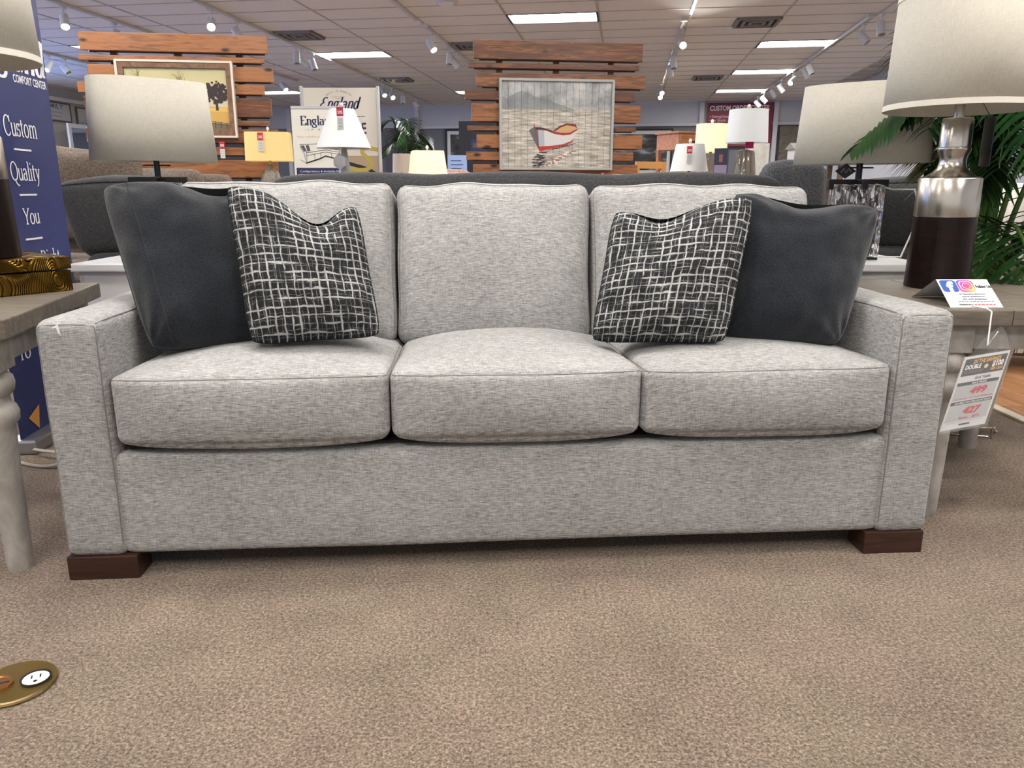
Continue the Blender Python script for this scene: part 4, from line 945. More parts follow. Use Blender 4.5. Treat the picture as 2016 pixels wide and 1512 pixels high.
# landscape
LW_, LH_ = .99, .65
la = thing('landscape_painting', 'framed autumn landscape with a dark tree and a fence on the left rack', 'painting', on_rack(rackA, .455, 1.452), R(7.5))
frame_mb(LW_, LH_, .018, -.05, 0).build('outer_frame', plain('ivory_frame', (214, 206, 194), .4), la, bevel=.003)
fm = frame_mb(LW_-.036, LH_-.036, .045, -.042, -.004); fo = fm.build('inner_frame', wood('frame_wood', (84, 58, 44), (122, 88, 66), (150, 112, 88), (6, 6, 6), .5, False), la, bevel=.003); fo.location = (.018, 0, .018)
def sky_mat():
    m, nt, b = nodes('painted_sky'); sx = nt.nodes.new('ShaderNodeSeparateXYZ'); tcn = nt.nodes.new('ShaderNodeTexCoord'); L(nt, tcn.outputs['Object'], sx.inputs[0])
    n = N(nt, 'ShaderNodeTexNoise', Scale=5.0, Detail=3.0); L(nt, tcn.outputs['Object'], n.inputs[0])
    a = N(nt, 'ShaderNodeMath', _operation='MULTIPLY_ADD'); L(nt, n.outputs[0], a.inputs[0]); a.inputs[1].default_value = .16; L(nt, sx.outputs[2], a.inputs[2])
    L(nt, ramp(nt, a.outputs[0], [(.3, lin((190, 182, 156))), (.45, lin((206, 198, 164))), (.6, lin((192, 184, 138))), (.72, lin((176, 174, 142)))]), b.inputs['Base Color']); b.inputs['Roughness'].default_value = .5; return m
cv = MB().box(.06, LW_-.06, -.02, -.004, .06, LH_-.06).build('canvas', sky_mat(), la)
def flat(nm, pts, col, y=-.0212, par=None, rough=.6):
    return MB().add([(x, y, z) for x, z in pts], [tuple(range(len(pts)))]).build(nm, plain('paint_%d_%d_%d' % col, col, rough), par)
flat('painted_field', [(.06, .06), (.93, .06), (.93, .26), (.6, .275), (.3, .27), (.06, .28)], (196, 158, 84), -.0205, cv)
flat('painted_road', [(.06, .06), (.93, .06), (.93, .115), (.6, .15), (.06, .17)], (110, 98, 78), -.0207, cv)
flat('painted_meadow', [(.3, .27), (.93, .255), (.93, .225), (.6, .235)], (214, 176, 96), -.0208, cv)
flat('painted_barn', [(.62, .285), (.74, .285), (.74, .315), (.68, .335), (.62, .32)], (210, 206, 196), -.0209, cv)
random.seed(8)
tm = MB()
for k in range(110):
    a = random.uniform(0, 2*PI); r = random.random()**.6; cx = .825 + .095*r*math.cos(a); cz = .385 + .098*r*math.sin(a); s = random.uniform(.010, .022)
    if cx > .925: continue
    tm.add([(cx + s*math.cos(b*PI/3 + a), -.0214 - .00001*k, cz + s*.8*math.sin(b*PI/3 + a)) for b in range(6)], [(0, 1, 2, 3, 4, 5)])
tm.add([(.815, -.0214, .235), (.84, -.0214, .235), (.835, -.0214, .33), (.82, -.0214, .33)], [(0, 1, 2, 3)])
tm.build('painted_tree', plain('paint_tree', (52, 42, 44), .7), cv)
def branches(x, z, h, n, nm):
    mb = MB()
    for k in range(n):
        a = R(90 + random.uniform(-48, 48)); l = h*random.uniform(.5, 1); t0 = random.uniform(0, .5)*h
        mb.tube([(x, -.0215, z + t0), (x + math.cos(a)*l*.5, -.0215, z + t0 + math.sin(a)*l*.5), (x + math.cos(a + .3)*l*.8, -.0215, z + t0 + math.sin(a)*l*.75)], .0011, 3)
    mb.tube([(x, -.0215, z), (x, -.0215, z + h)], .0014, 3)
    mb.build(nm, plain('paint_branch', (120, 104, 74), .7), cv)
branches(.17, .47, .11, 12, 'painted_bare_tree'); branches(.52, .42, .14, 14, 'painted_bare_tree')
fn_ = MB()
for k in range(9):
    x = .50 + k*.05; z = .155 - k*.006
    fn_.box(x-.003, x+.003, -.0222, -.0214, z-.03, z+.025)
for dz in (0, .015): fn_.add([(.5, -.0218, .155+dz), (.93, -.0218, .105+dz), (.93, -.0218, .110+dz), (.5, -.0218, .160+dz)], [(0, 1, 2, 3)])
fn_.build('painted_fence', plain('paint_fence', (70, 60, 52), .7), cv)
# sale tag under it
def sale_tag(label, loc, rz=0, s=1.0):
    t = thing('sale_tag', label, 'tag', loc, rz, 'red and white sale tags')
    MB().box(-.020*s, .020*s, -.002, 0, 0, .052*s).build('red_card', plain('tag_red', (190, 40, 60), .5), t)
    MB().box(-.018*s, .018*s, -.002, 0, -.075*s, -.004*s).build('price_card', M_CARD, t)
    mb = MB(); put_text(mb, '20%', (0, -.0026, .015*s), X1, Z1, .030*s, .016*s, 'C', .04); mb.build('lettering', M_CARD, t)
    mb = MB()
    for z in (-.02, -.036, -.055): mb.box(-.011*s, .011*s, -.0026, -.002, z*s-.003*s, z*s+.003*s)
    mb.build('print_lines', M_TAGG, t)
    return t
sale_tag('sale tag hanging below the autumn landscape frame', on_rack(rackA, 1.30, 1.36, -.09), R(7.5), 1.15)
# boat painting
BW, BH = 1.12, .84
bo = thing('boat_painting', 'painting of a red and white rowing boat on vertical grey boards', 'painting', on_rack(rackB, .262, 1.185), R(7.5))
frame_mb(BW, BH, .022, -.06, 0).build('frame', plain('grey_frame', (168, 170, 168), .45), bo, bevel=.003)
def lake():
    m, nt, b = nodes('painted_lake'); sx = nt.nodes.new('ShaderNodeSeparateXYZ'); tcn = nt.nodes.new('ShaderNodeTexCoord'); L(nt, tcn.outputs['Object'], sx.inputs[0])
    def nz(sc, s, d=5.0, loc=0):
        mp = nt.nodes.new('ShaderNodeMapping'); L(nt, tcn.outputs['Object'], mp.inputs[0]); mp.inputs['Scale'].default_value = sc; mp.inputs['Location'].default_value = (loc, 0, loc)
        n = N(nt, 'ShaderNodeTexNoise', Scale=s, Detail=d, Roughness=.65); L(nt, mp.outputs[0], n.inputs[0]); return n.outputs[0]
    skyc = ramp(nt, nz((1, 1, 1), 7), [(.35, lin((128, 132, 134))), (.5, lin((164, 167, 168))), (.68, lin((205, 206, 204)))])
    wat = ramp(nt, nz((1, 1, 7), 7), [(.32, lin((128, 124, 117))), (.5, lin((176, 170, 160))), (.66, lin((218, 214, 206)))])
    st = N(nt, 'ShaderNodeMath', _operation='GREATER_THAN'); L(nt, sx.outputs[2], st.inputs[0]); st.inputs[1].default_value = .565
    mx = N(nt, 'ShaderNodeMix', _data_type='RGBA'); L(nt, st.outputs[0], mx.inputs[0]); L(nt, wat, mx.inputs[6]); L(nt, skyc, mx.inputs[7])
    # far hills: darker where z is under a noise ridge
    hx = N(nt, 'ShaderNodeMath', _operation='SUBTRACT'); L(nt, sx.outputs[0], hx.inputs[0]); hx.inputs[1].default_value = .22
    ab = N(nt, 'ShaderNodeMath', _operation='ABSOLUTE'); L(nt, hx.outputs[0], ab.inputs[0])
    rd = N(nt, 'ShaderNodeMath', _operation='MULTIPLY_ADD'); L(nt, ab.outputs[0], rd.inputs[0]); rd.inputs[1].default_value = -.32; rd.inputs[2].default_value = .68
    r2 = N(nt, 'ShaderNodeMath', _operation='MULTIPLY_ADD'); L(nt, nz((1, 1, .2), 9, 3, 4), r2.inputs[0]); r2.inputs[1].default_value = .09; L(nt, rd.outputs[0], r2.inputs[2])
    gt = N(nt, 'ShaderNodeMath', _operation='LESS_THAN'); L(nt, sx.outputs[2], gt.inputs[0]); L(nt, r2.outputs[0], gt.inputs[1])
    an = N(nt, 'ShaderNodeMath', _operation='MULTIPLY'); L(nt, gt.outputs[0], an.inputs[0]); L(nt, st.outputs[0], an.inputs[1])
    a3 = N(nt, 'ShaderNodeMath', _operation='MULTIPLY'); L(nt, an.outputs[0], a3.inputs[0]); a3.inputs[1].default_value = .6
    m2 = N(nt, 'ShaderNodeMix', _data_type='RGBA'); L(nt, a3.outputs[0], m2.inputs[0]); L(nt, mx.outputs[2], m2.inputs[6]); m2.inputs[7].default_value = lin((108, 114, 118))
    L(nt, m2.outputs[2], b.inputs['Base Color']); b.inputs['Roughness'].default_value = .55; return m
M_LAKE = lake()
nb = 17; bw = (BW-.044)/nb
MB().box(.022, BW-.022, -.012, -.004, .022, BH-.022).build('backing', M_POST, bo)
for k in range(nb): MB().box(.022 + k*bw + .0011, .022 + (k+1)*bw - .0011, -.030, -.013, .022, BH-.022).build('board', M_LAKE, bo)
# picture coordinates: fractions of the framed width and height from the top left
def bq(nm, pts, col, lay):
    P = [(.0 + x*BW, (1-y)*BH) for x, y in pts]
    return MB().add([(x, -.0304 - lay*.0003, z) for x, z in P], [tuple(range(len(P)))]).build(nm, plain('paint_%d_%d_%d' % col, col, .55), bo)
def zf(x, y): return ((x-560)/(1025), (y-440)/(818))
bq('painted_hull_white', [zf(*p) for p in ((905, 895), (990, 895), (1060, 925), (1130, 938), (1190, 925), (1255, 885), (1240, 940), (1200, 995), (1130, 1025), (1000, 1042), (915, 1045))], (206, 206, 206), 1)
bq('painted_hull_shade', [zf(*p) for p in ((905, 895), (960, 897), (965, 1042), (915, 1045))], (168, 176, 186), 2)
bq('painted_bow', [zf(*p) for p in ((822, 898), (870, 868), (905, 893), (918, 1045), (925, 1080), (905, 1060))], (92, 96, 100), 1)
bq('painted_keel', [zf(*p) for p in ((905, 1045), (1000, 1040), (1130, 1022), (1225, 985), (1215, 1005), (1120, 1045), (1000, 1068), (928, 1088))], (178, 52, 42), 3)
bq('painted_gunwale', [zf(*p) for p in ((880, 872), (950, 880), (1040, 905), (1120, 920), (1190, 915), (1262, 880), (1262, 892), (1195, 935), (1130, 942), (1050, 928), (980, 900), (890, 893))], (158, 44, 40), 4)
bq('painted_rim', [zf(*p) for p in ((870, 868), (940, 872), (1030, 898), (1050, 905), (1040, 910), (940, 885), (885, 892))], (46, 40, 42), 5)
bq('painted_inside', [zf(*p) for p in ((1060, 905), (1110, 865), (1160, 848), (1240, 850), (1262, 880), (1190, 912), (1120, 918))], (200, 160, 110), 3)
bq('painted_rim', [zf(*p) for p in ((1040, 900), (1100, 855), (1165, 832), (1245, 838), (1262, 880), (1240, 862), (1165, 850), (1110, 870), (1062, 905))], (112, 48, 40), 5)
bq('painted_stem', [zf(*p) for p in ((864, 842), (872, 842), (915, 1040), (925, 1085), (915, 1080))], (150, 60, 50), 6)
random.seed(3)
rf = MB(); rr_ = MB(); rw_ = MB()
for k in range(70):
    y = random.uniform(1090, 1255); x = 880 + (y-1090)*(-.12) + random.gauss(25, 22); w = random.uniform(14, 55)
    p0 = zf(x, y); rf.add([(a*BW, -.0316 - k*1e-6, (1-b)*BH) for a, b in (zf(x, y), zf(x+w, y+1), zf(x+w*.9, y+8), zf(x+2, y+8))], [(0, 1, 2, 3)])
for k in range(60):
    t = random.random(); y = 1080 + t*150; x = 1180 - t*220 + random.gauss(0, 30); w = random.uniform(14, 50)
    (rr_ if k % 2 else rw_).add([(a*BW, -.0318 - k*1e-6, (1-b)*BH) for a, b in (zf(x, y), zf(x+w, y-2), zf(x+w*.9, y+6), zf(x+2, y+8))], [(0, 1, 2, 3)])
for k in range(30):
    x = random.uniform(960, 1240); y = 1085 - (x-930)*.26 + random.uniform(0, 16); w = random.uniform(12, 30)
    rf.add([(a*BW, -.0317 - k*1e-6, (1-b)*BH) for a, b in (zf(x, y), zf(x+w, y-2), zf(x+w, y+3), zf(x, y+4))], [(0, 1, 2, 3)])
rf.build('painted_reflection', plain('paint_dark', (48, 46, 52), .6), bo); rr_.build('painted_reflection', plain('paint_redref', (150, 96, 92), .6), bo); rw_.build('painted_reflection', plain('paint_whiteref', (226, 222, 214), .6), bo)
sale_tag('small red sale tag under the boat painting', on_rack(rackB, 1.295, 1.13, -.07), R(7.5), .8)

# ------------------------------------------------------------------ banners in the middle
M_CREAM = plain('banner_cream', (226, 222, 212), .6); M_SILV = plain('silver_pole', (196, 198, 202), .3, metal=.3); M_NINK = plain('navy_ink', (38, 42, 88), .6); M_GOLDI = plain('gold_ink', (214, 178, 110), .6)
b1 = thing('standing_banner', 'tall cream banner with script lettering and silver side poles', 'banner', (-1.817, 8.6, 0), 0)
def u1(u): return (u-672)*.00541
def v1(v): return 2.048 - (v-170)*.00515
MB().box(u1(602), u1(744), -.01, 0, .25, v1(173)).build('panel', M_CREAM, b1)
for a, b in ((596, 602), (744, 750)): MB().box(u1(a), u1(b), -.03, .01, 0, v1(170)).build('side_pole', M_SILV, b1, bevel=.005)
MB().box(u1(590), u1(756), -.2, .2, 0, .03).build('foot', M_SILV, b1, bevel=.005)
mb = MB(); put_serif(mb, '&ngland', (u1(670), -.012, v1(214)), X1, Z1, .42, .115, thick=.15, thin=.05, shear=.35, script=True); mb.build('lettering', M_NINK, b1)
arcb = 'BUILT IN AMERICA'
mb = MB()
for k, ch in enumerate(arcb):
    if ch == ' ': continue
    a = R(90 + 34 - 68*k/(len(arcb)-1)); rad = .215; cx, cz = u1(671), v1(187) - rad + .03
    put_text(mb, ch, (cx + rad*math.cos(a), -.012, cz + rad*math.sin(a)), (math.sin(a), 0, -math.cos(a)), (math.cos(a), 0, math.sin(a)), None, .020, 'C')
mb.build('lettering', plain('grey_ink', (130, 126, 120), .6), b1)
mb = MB(); fine_print(mb, (u1(671), -.012, v1(191)), X1, Z1, .14, .004, 8); fine_print(mb, (u1(671), -.012, v1(194)), X1, Z1, .07, .004, 4); mb.build('fine_print', plain('grey_ink', (130, 126, 120), .6), b1)
mb = MB(); put_text(mb, 'RE', (u1(722), -.012, v1(262)), X1, Z1, .11, .11, 'R', .02); mb.build('lettering', M_NINK, b1)
mb = MB(); fine_print(mb, (u1(707), -.012, v1(229)), X1, Z1, .14, .006, 5); mb.build('fine_print', M_NINK, b1)
MB().box(u1(640), u1(743), -.0115, -.0101, .30, v1(306)).build('printed_backdrop', plain('tan_print', (184, 164, 138), .6), b1)
def hose(pts, w, m, y, nm):
    sp_ = []
    P = [Vector((u1(a), y, v1(b))) for a, b in pts]
    for i in range(len(P)-1):
        p0, p1, p2, p3 = P[max(i-1, 0)], P[i], P[i+1], P[min(i+2, len(P)-1)]
        for k in range(6):
            t = k/6; sp_.append(tuple(.5*((2*p1) + (p2-p0)*t + (2*p0-5*p1+4*p2-p3)*t*t + (3*p1-p0-3*p2+p3)*t**3)))
    sp_.append(tuple(P[-1])); mb = MB(); n = len(sp_)
    for i, p in enumerate(sp_):
        a = Vector(sp_[min(i+1, n-1)]) - Vector(sp_[max(i-1, 0)]); a = Vector((-a.z, 0, a.x)).normalized()*w
        mb.v += [tuple(Vector(p) + a), tuple(Vector(p) - a)]
    mb.f = [(2*i, 2*i+1, 2*i+3, 2*i+2) for i in range(n-1)]; mb.build(nm, m, b1)
hose([(680, 320), (700, 326), (722, 333), (742, 346), (748, 352)], .018, plain('hose_black', (40, 34, 50), .4), -.0122, 'printed_dark_hose')
hose([(680, 329), (704, 334), (722, 332), (730, 322), (722, 310), (712, 300), (714, 293), (726, 291), (743, 294)], .020, plain('hose_yellow', (190, 176, 84), .4), -.0130, 'printed_yellow_hose')
b2 = thing('poster_banner', 'white poster with a sectional sofa drawing and navy footer strip', 'banner', (-1.652, 6.9, 0), 0)
def u2(u): return (u-628.5)*.00435
def v2(v): return 1.671 - (v-212)*.00416
MB().box(u2(577), u2(681), -.006, 0, .55, v2(212)).build('panel', M_CREAM, b2)
MB().box(u2(577), u2(681), -.012, .004, v2(214), v2(209)).build('top_rail', M_SILV, b2)
MB().box(-.02, .02, .002, .03, 0, 1.66).build('pole', M_SILV, b2); MB().box(-.2, .2, -.2, .2, 0, .03).build('foot', M_SILV, b2)
mb = MB(); put_serif(mb, 'England', (u2(594), -.008, v2(246)), X1, Z1, .30, .072, align='L', thick=.15, thin=.05); mb.build('lettering', M_NINK, b2)
mb = MB(); put_text(mb, '-  L  A     B', (u2(602), -.008, v2(256)), X1, Z1, .13, .012, 'L'); mb.build('lettering', M_NINK, b2)
mb = MB(); put_text(mb, 'Fast, reliable and', (u2(586), -.008, v2(270)), X1, Z1, .22, .014, 'L', 0, .25); mb.build('lettering', M_GOLDI, b2)
MB().box(u2(581), u2(678), -.0075, -.0061, .56, v2(330)).build('footer_strip', M_NINK, b2)
mb = MB(); put_text(mb, 'Configurations & Available Pieces', (u2(588), -.009, v2(339)), X1, Z1, u2(676)-u2(588), .016, 'L', .01); mb.build('lettering', M_CARD, b2)
MB().box(u2(584), u2(678), -.0085, -.0076, v2(343.5), v2(342.5)).build('rule_line', M_CARD, b2)
mb = MB()
for k in range(4): mb.box(u2(588+k*23), u2(602+k*23), -.0085, -.0076, v2(351), v2(345.5))
mb.build('piece_icons', M_CARD, b2)
def pl(mb, pts, w=.0018):
    mb.tube([(u2(590 + x/8.4), -.008, v2(170 + y/8.4)) for x, y in pts], w, 4)
mb = MB()
for q in (((0, 1000), (60, 1075), (95, 1250)), ((0, 1210), (90, 1265)), ((90, 1265), (330, 1190), (420, 1145), (670, 1210)), ((100, 1095), (420, 1045), (650, 1085)), ((100, 1140), (420, 1080), (650, 1120)), ((60, 1075), (110, 1060), (105, 1250)),
          ((0, 960), (300, 945), (560, 960)), ((300, 950), (300, 1040)), ((420, 950), (420, 1050)), ((240, 1110), (240, 1220)), ((340, 1090), (340, 1190)), ((520, 1100), (520, 1165)), ((650, 1060), (650, 1200)), ((690, 1050), (690, 1195)), ((650, 1060), (690, 1050))): pl(mb, q)
mb.build('sofa_drawing', plain('line_ink', (90, 90, 96), .7), b2)
mb = MB(); mb.tube([(u2(590 + x/8.4), -.0085, v2(170 + y/8.4)) for x, y in ((90, 1268), (330, 1190), (420, 1147), (670, 1214))], .005, 4); mb.build('drawn_shadow', M_TXT, b2)
for q in (((10, 980), (70, 970), (110, 1065), (70, 1070)), ((100, 970), (150, 965), (175, 1060), (125, 1072)), ((560, 1020), (650, 1022), (650, 1050), (560, 1045))):
    MB().add([(u2(590 + x/8.4), -.0088, v2(170 + y/8.4)) for x, y in q], [(0, 1, 2, 3)]).build('drawn_pillow', plain('drawn_grey', (84, 84, 92), .7), b2)

# ------------------------------------------------------------------ small lamps on consoles behind
def console(label, x0, x1, y0, y1, z, mat=None):
    t = thing('console_table', label, 'table', ((x0+x1)/2, (y0+y1)/2, 0), 0)
    w, d = (x1-x0)/2, (y1-y0)/2; m = mat or M_GREYWOOD
    MB().box(-w, w, -d, d, z-.035, z).build('top', m, t, bevel=.004)
    for sx in (-1, 1):
        for sy in (-1, 1): MB().box(sx*(w-.04)-.025, sx*(w-.04)+.025, sy*(d-.04)-.025, sy*(d-.04)+.025, 0, z-.036).build('leg', m, t)
    MB().box(-w+.07, w-.07, -d+.03, d-.03, .16, .19).build('shelf', m, t)
    return t
console('low side table under the white cone lamp', -1.42, -.93, 5.35, 5.85, .75)
console('low side table under the square cream lamp', -.88, -.585, 5.95, 6.45, .75)
console('side table under the yellow lamp with the stoneware base', -2.36, -1.88, 6.75, 7.18, .75)
console('long console behind the charcoal sofa carrying the lamps on the right', 1.42, 2.15, 5.35, 6.75, .80)
console('small table under the little white lamp with a tag', 1.40-.38, 1.41, 5.56, 5.97, .78)
def finial(t, z, m=None, r=.012): MB().lathe([(.004, z), (.005, z+.008), (r, z+.016), (r, z+.028), (.004, z+.038)], 14).build('finial', m or M_OFFW, t, smooth=True)
t = thing('cone_lamp', 'white cone shade lamp on a faceted silver base before the banners', 'lamp', (-1.172, 5.6, .75))
sh = shade_mb(.188, .083, .527, .784, 48).build('lamp_shade', M_SHADEW, t); finial(t, .79)
MB().lathe([(.055, 0), (.055, .02), (.03, .06), (.05, .30), (.036, .42), (.020, .52), (.012, .56)], 6).build('faceted_base', plain('brushed_silver', (170, 170, 168), .3, metal=.6), t)
sale_tag('sale tag on the white cone lampshade', (-1.155, 5.455, 1.475), 0, 1.15)
g6 = MB().lathe([(.001, 0), (.042, .03), (.042, .075), (.001, .11)], 6).build('hexagon_tag', M_TAGG); g6.location = (-1.185, 5.50, 1.13); g6.scale = (1, .1, 1)
tag(g6, 'grey hexagonal tag hanging on the silver base of the cone lamp', 'tag')
t = thing('jug_lamp', 'glowing yellow box shade lamp on a speckled stoneware jug', 'lamp', (-2.11, 6.98, .75), R(6))
shade_mb(.192, .185, .487, .725, 48, .6, 9).build('lamp_shade', M_GLOWY, t); finial(t, .735)
MB().lathe([(.05, 0), (.075, .05), (.088, .18), (.088, .30), (.075, .38), (.045, .42), (.03, .44), (.03, .46)], 28).build('stoneware_base', plain('speckled_stoneware', (120, 112, 102), .35, noise_amt=.35, nscale=120), t, smooth=True)
MB().lathe([(.012, .45), (.012, .50)], 12).build('socket', plain('brass', (196, 160, 80), .3, metal=.8), t)
sale_tag('sale tag on the glowing yellow lampshade', (-2.14, 6.855, 1.405), 0, 1.2)
t = thing('square_lamp', 'lit cream lamp with a tapered square shade in front of the rose chair', 'lamp', (-.655, 6.2, .75), R(12))
shade_mb(.148, .12, .325, .535, 48, 1, 9).build('lamp_shade', M_GLOW, t); finial(t, .54)
MB().lathe([(.06, 0), (.065, .02), (.04, .04), (.07, .12), (.05, .24), (.02, .28), (.012, .36)], 20).build('base', M_OFFW, t, smooth=True)
t = thing('drum_lamp', 'plain beige drum lamp far back right of the tall banner', 'lamp', (-1.237, 9.0, .0), 0)
shade_mb(.108, .10, 1.18, 1.385, 40).build('lamp_shade', plain('beige_shade', (178, 166, 152), .8), t); MB().tube([(0, 0, .0), (0, 0, 1.25)], .012, 10).build('pole', M_BLACK, t); MB().lathe([(.13, 0), (.13, .02)], 24).build('base', M_BLACK, t)
t = thing('small_lamp', 'small white tapered lamp with a sale tag, lowest of the right trio', 'lamp', (1.285, 5.8, .78), 0)
shade_mb(.136, .10, .345, .535, 40).build('lamp_shade', M_SHADEW, t); MB().lathe([(.05, 0), (.05, .015), (.015, .03), (.02, .15), (.012, .30), (.01, .38)], 16).build('base', M_BLACK, t, smooth=True); finial(t, .535)
sale_tag('sale tag on the small white lampshade of the right trio', (1.255, 5.675, 1.245), R(-4), .95)
t = thing('glowing_lamp', 'glowing cream drum lamp at the back of the right trio', 'lamp', (1.588, 6.42, .80), 0)
shade_mb(.127, .122, .485, .70, 40).build('lamp_shade', M_GLOW, t); finial(t, .70)
MB().lathe([(.05, 0), (.055, .02), (.045, .05), (.07, .20), (.05, .36), (.02, .42), (.012, .5)], 24).build('glass_base', M_SMOKE, t, smooth=True)
t = thing('mercury_lamp', 'white drum lamp on a smoked glass jar base in front of the red sign', 'lamp', (1.632, 5.6, .80), 0)
s = shade_mb(.142, .130, .513, .730, 48).build('lamp_shade', plain('satin_shade', (222, 224, 224), .45), t); finial(t, .73)
MB().lathe([(.055, .0), (.055, .02), (.07, .04), (.088, .10), (.09, .16), (.076, .30), (.060, .44), (.05, .462), (.03, .468)], 32).build('glass_jar', M_SMOKE, t, smooth=True)
MB().tube([(0, 0, .03), (0, 0, .53)], .007, 10).build('rod', M_NICKEL, t)
pkt = MB().box(-.028, .028, -.003, 0, 0, .045).build('pink_tag', plain('pink_card', (196, 30, 110), .5)); pkt.location = (1.632, 5.53, 1.272); tag(pkt, 'bright pink tag at the neck of the smoked glass jar lamp', 'tag')
t = thing('product_box', 'dark upright brochure box between the right lamps', 'box', (1.438, 5.5, .80), R(-20))
MB().box(-.045, .045, -.045, .045, 0, .47).build('body', plain('carton_navy', (44, 46, 66), .5), t, bevel=.002)
MB().box(-.042, .042, -.0465, -.045, .22, .36).build('picture', plain('mauve_print', (150, 134, 170), .5), t); MB().box(-.012, .012, -.0465, -.045, .38, .43).build('logo_block', plain('rust_print', (150, 90, 84), .5), t)
mb = MB()
for k in range(6): mb.box(.0455, .0462, -.03, .03, .26+k*.02, .264+k*.02)
mb.build('print_lines', M_TAGG, t)
t = thing('marble_panel', 'pale marble pattern panel behind the glass jar lamp', 'panel', (2.02, 6.5, .80), R(-10))
MB().box(-.12, .06, 0, .02, 0, .56).build('panel', plain('marble', (206, 204, 198), .4, noise_amt=.08, nscale=14), t, bevel=.002)
t = thing('yellow_bird', 'small yellow vase shape at the right end of the console', 'vase', (1.90, 5.75, .80), 0)
MB().lathe([(.02, 0), (.03, .02), (.02, .20), (.026, .22), (.045, .26), (.04, .31), (.012, .36)], 20).build('body', plain('ochre_glaze', (176, 140, 50), .35), t, smooth=True)

# ------------------------------------------------------------------ far furniture and wall pieces
M_OAK = wood('warm_oak', (120, 74, 46), (166, 108, 70), (196, 138, 96), (3, 12, 12), .5, False)
t = thing('tall_oak_table', 'tall warm oak table with a drawer right of the boat painting', 'table', (2.10, 10.0, 0), R(30))
MB().box(-.24, .24, -.22, .22, 1.655, 1.68).build('top', M_OAK, t, bevel=.004); MB().box(-.22, .22, -.20, .20, 1.47, 1.654).build('case', M_OAK, t)
MB().box(-.17, .17, -.212, -.201, 1.49, 1.63).build('drawer', M_OAK, t, bevel=.003); MB().tube([(-.04, -.225, 1.56), (.04, -.225, 1.56)], .008).build('handle', M_BLACK, t)
for sx in (-1, 1):
    for sy in (-1, 1): MB().box(sx*.2-.022, sx*.2+.022, sy*.18-.022, sy*.18+.022, 0, 1.47).build('leg', M_OAK, t)
MB().box(-.2, .2, -.18, .18, .9, .92).build('shelf', M_OAK, t)
t = thing('wooden_chair', 'honey coloured wooden chair back right of the boat rack', 'chair', (1.72, 9.4, 0), R(20))
MB().box(-.2, .2, -.2, .2, .44, .47).build('seat', M_OAK, t)
for sx in (-1, 1):
    MB().box(sx*.18-.022, sx*.18+.022, .16, .2, 0, 1.32).build('back_post', plain('honey_wood', (206, 150, 84), .4), t); MB().box(sx*.18-.02, sx*.18+.02, -.2, -.16, 0, .44).build('leg', M_OAK, t)
MB().box(-.158, .158, .165, .19, 1.24, 1.32).build('top_rail', plain('honey_wood', (206, 150, 84), .4), t)
def wall_pic(label, p0, p1, z0, z1, q, mat, fr=.05, mat_w=.09, fcol=None):
    t = thing('wall_picture', label, 'picture', room(p0, q, z0), -PHI)
    w, h = p1-p0, z1-z0
    frame_mb(w, h, fr, -.04, 0).build('frame', fcol or M_BLACK, t); MB().box(fr, w-fr, -.02, 0, fr, h-fr).build('mount', M_OFFW, t)
    MB().box(fr+mat_w, w-fr-mat_w, -.022, -.0202, fr+mat_w, h-fr-mat_w).build('print', mat, t)
    return t
def bwm():
    m, nt, b = nodes('storm_photo'); tcn = nt.nodes.new('ShaderNodeTexCoord'); mp = nt.nodes.new('ShaderNodeMapping'); L(nt, tcn.outputs['Object'], mp.inputs[0]); mp.inputs['Scale'].default_value = (1, 1, 2.6)
    n = N(nt, 'ShaderNodeTexNoise', Scale=2.2, Detail=5.0); L(nt, mp.outputs[0], n.inputs[0])
    L(nt, ramp(nt, n.outputs[0], [(.35, lin((20, 20, 22))), (.52, lin((62, 64, 68))), (.72, lin((170, 172, 174)))]), b.inputs['Base Color']); b.inputs['Roughness'].default_value = .15; return m
M_BW = bwm()
wall_pic('big black and white storm picture on the back wall right of the boat rack', -2.2, 1.18, 1.36, 2.57, 21.9, M_BW)
wall_pic('black and white framed picture on the back wall left of the boat rack', -5.02, -3.0, 1.36, 2.61, 21.9, M_BW)
t = thing('wall_sign', 'dark red custom order center sign on the back wall', 'sign', room(2.04, 21.9, 2.1), -PHI)
MB().box(0, 1.66, -.03, 0, 0, 1.09).build('board', plain('sign_maroon', (124, 30, 50), .5), t)
def sgn(s, x, z, w, h, al='L', m=None): mb = MB(); put_text(mb, s, (x, -.034, z), X1, Z1, w, h, al, .03); mb.build('lettering', m or M_WINK, t)
sgn('CUSTOM ORDER CENTER', .06, .90, 1.52, .12)
for k, (s, w) in enumerate((('\u2022 Dining/Dinettes', .62), ('\u2022 Bar Stools', .42), ('\u2022 Rug Gallery', .46))): sgn(s, .06, .72 - k*.09, w, .06, m=plain('sign_pink', (214, 170, 180), .5))
t = thing('display_board', 'dark blue information display board left of the boat painting', 'sign', (-.30, 14.0, 0), 0)
MB().box(-.62, .62, -.02, .02, 0, 2.14).build('panel', plain('display_navy', (22, 28, 44), .4), t)
MB().box(-.42, -.14, -.03, -.021, 1.50, 1.84).build('sample_card', plain('card_blue', (34, 46, 88), .4), t); MB().box(-.10, .5, -.03, -.021, 1.3, 1.95).build('screen_panel', M_BLACK, t)
mb = MB(); put_text(mb, 'ABOUT', (.12, -.035, 1.86), X1, Z1, .26, .07, 'C', .03); mb.build('lettering', plain('mint_ink', (150, 220, 190), .5), t)
mb = MB(); fine_print(mb, (-.28, -.035, 1.70), X1, Z1, .2, .08, 5); fine_print(mb, (-.28, -.035, 1.54), X1, Z1, .2, .08, 4); mb.build('print_block', plain('olive_ink', (110, 104, 70), .5), t)
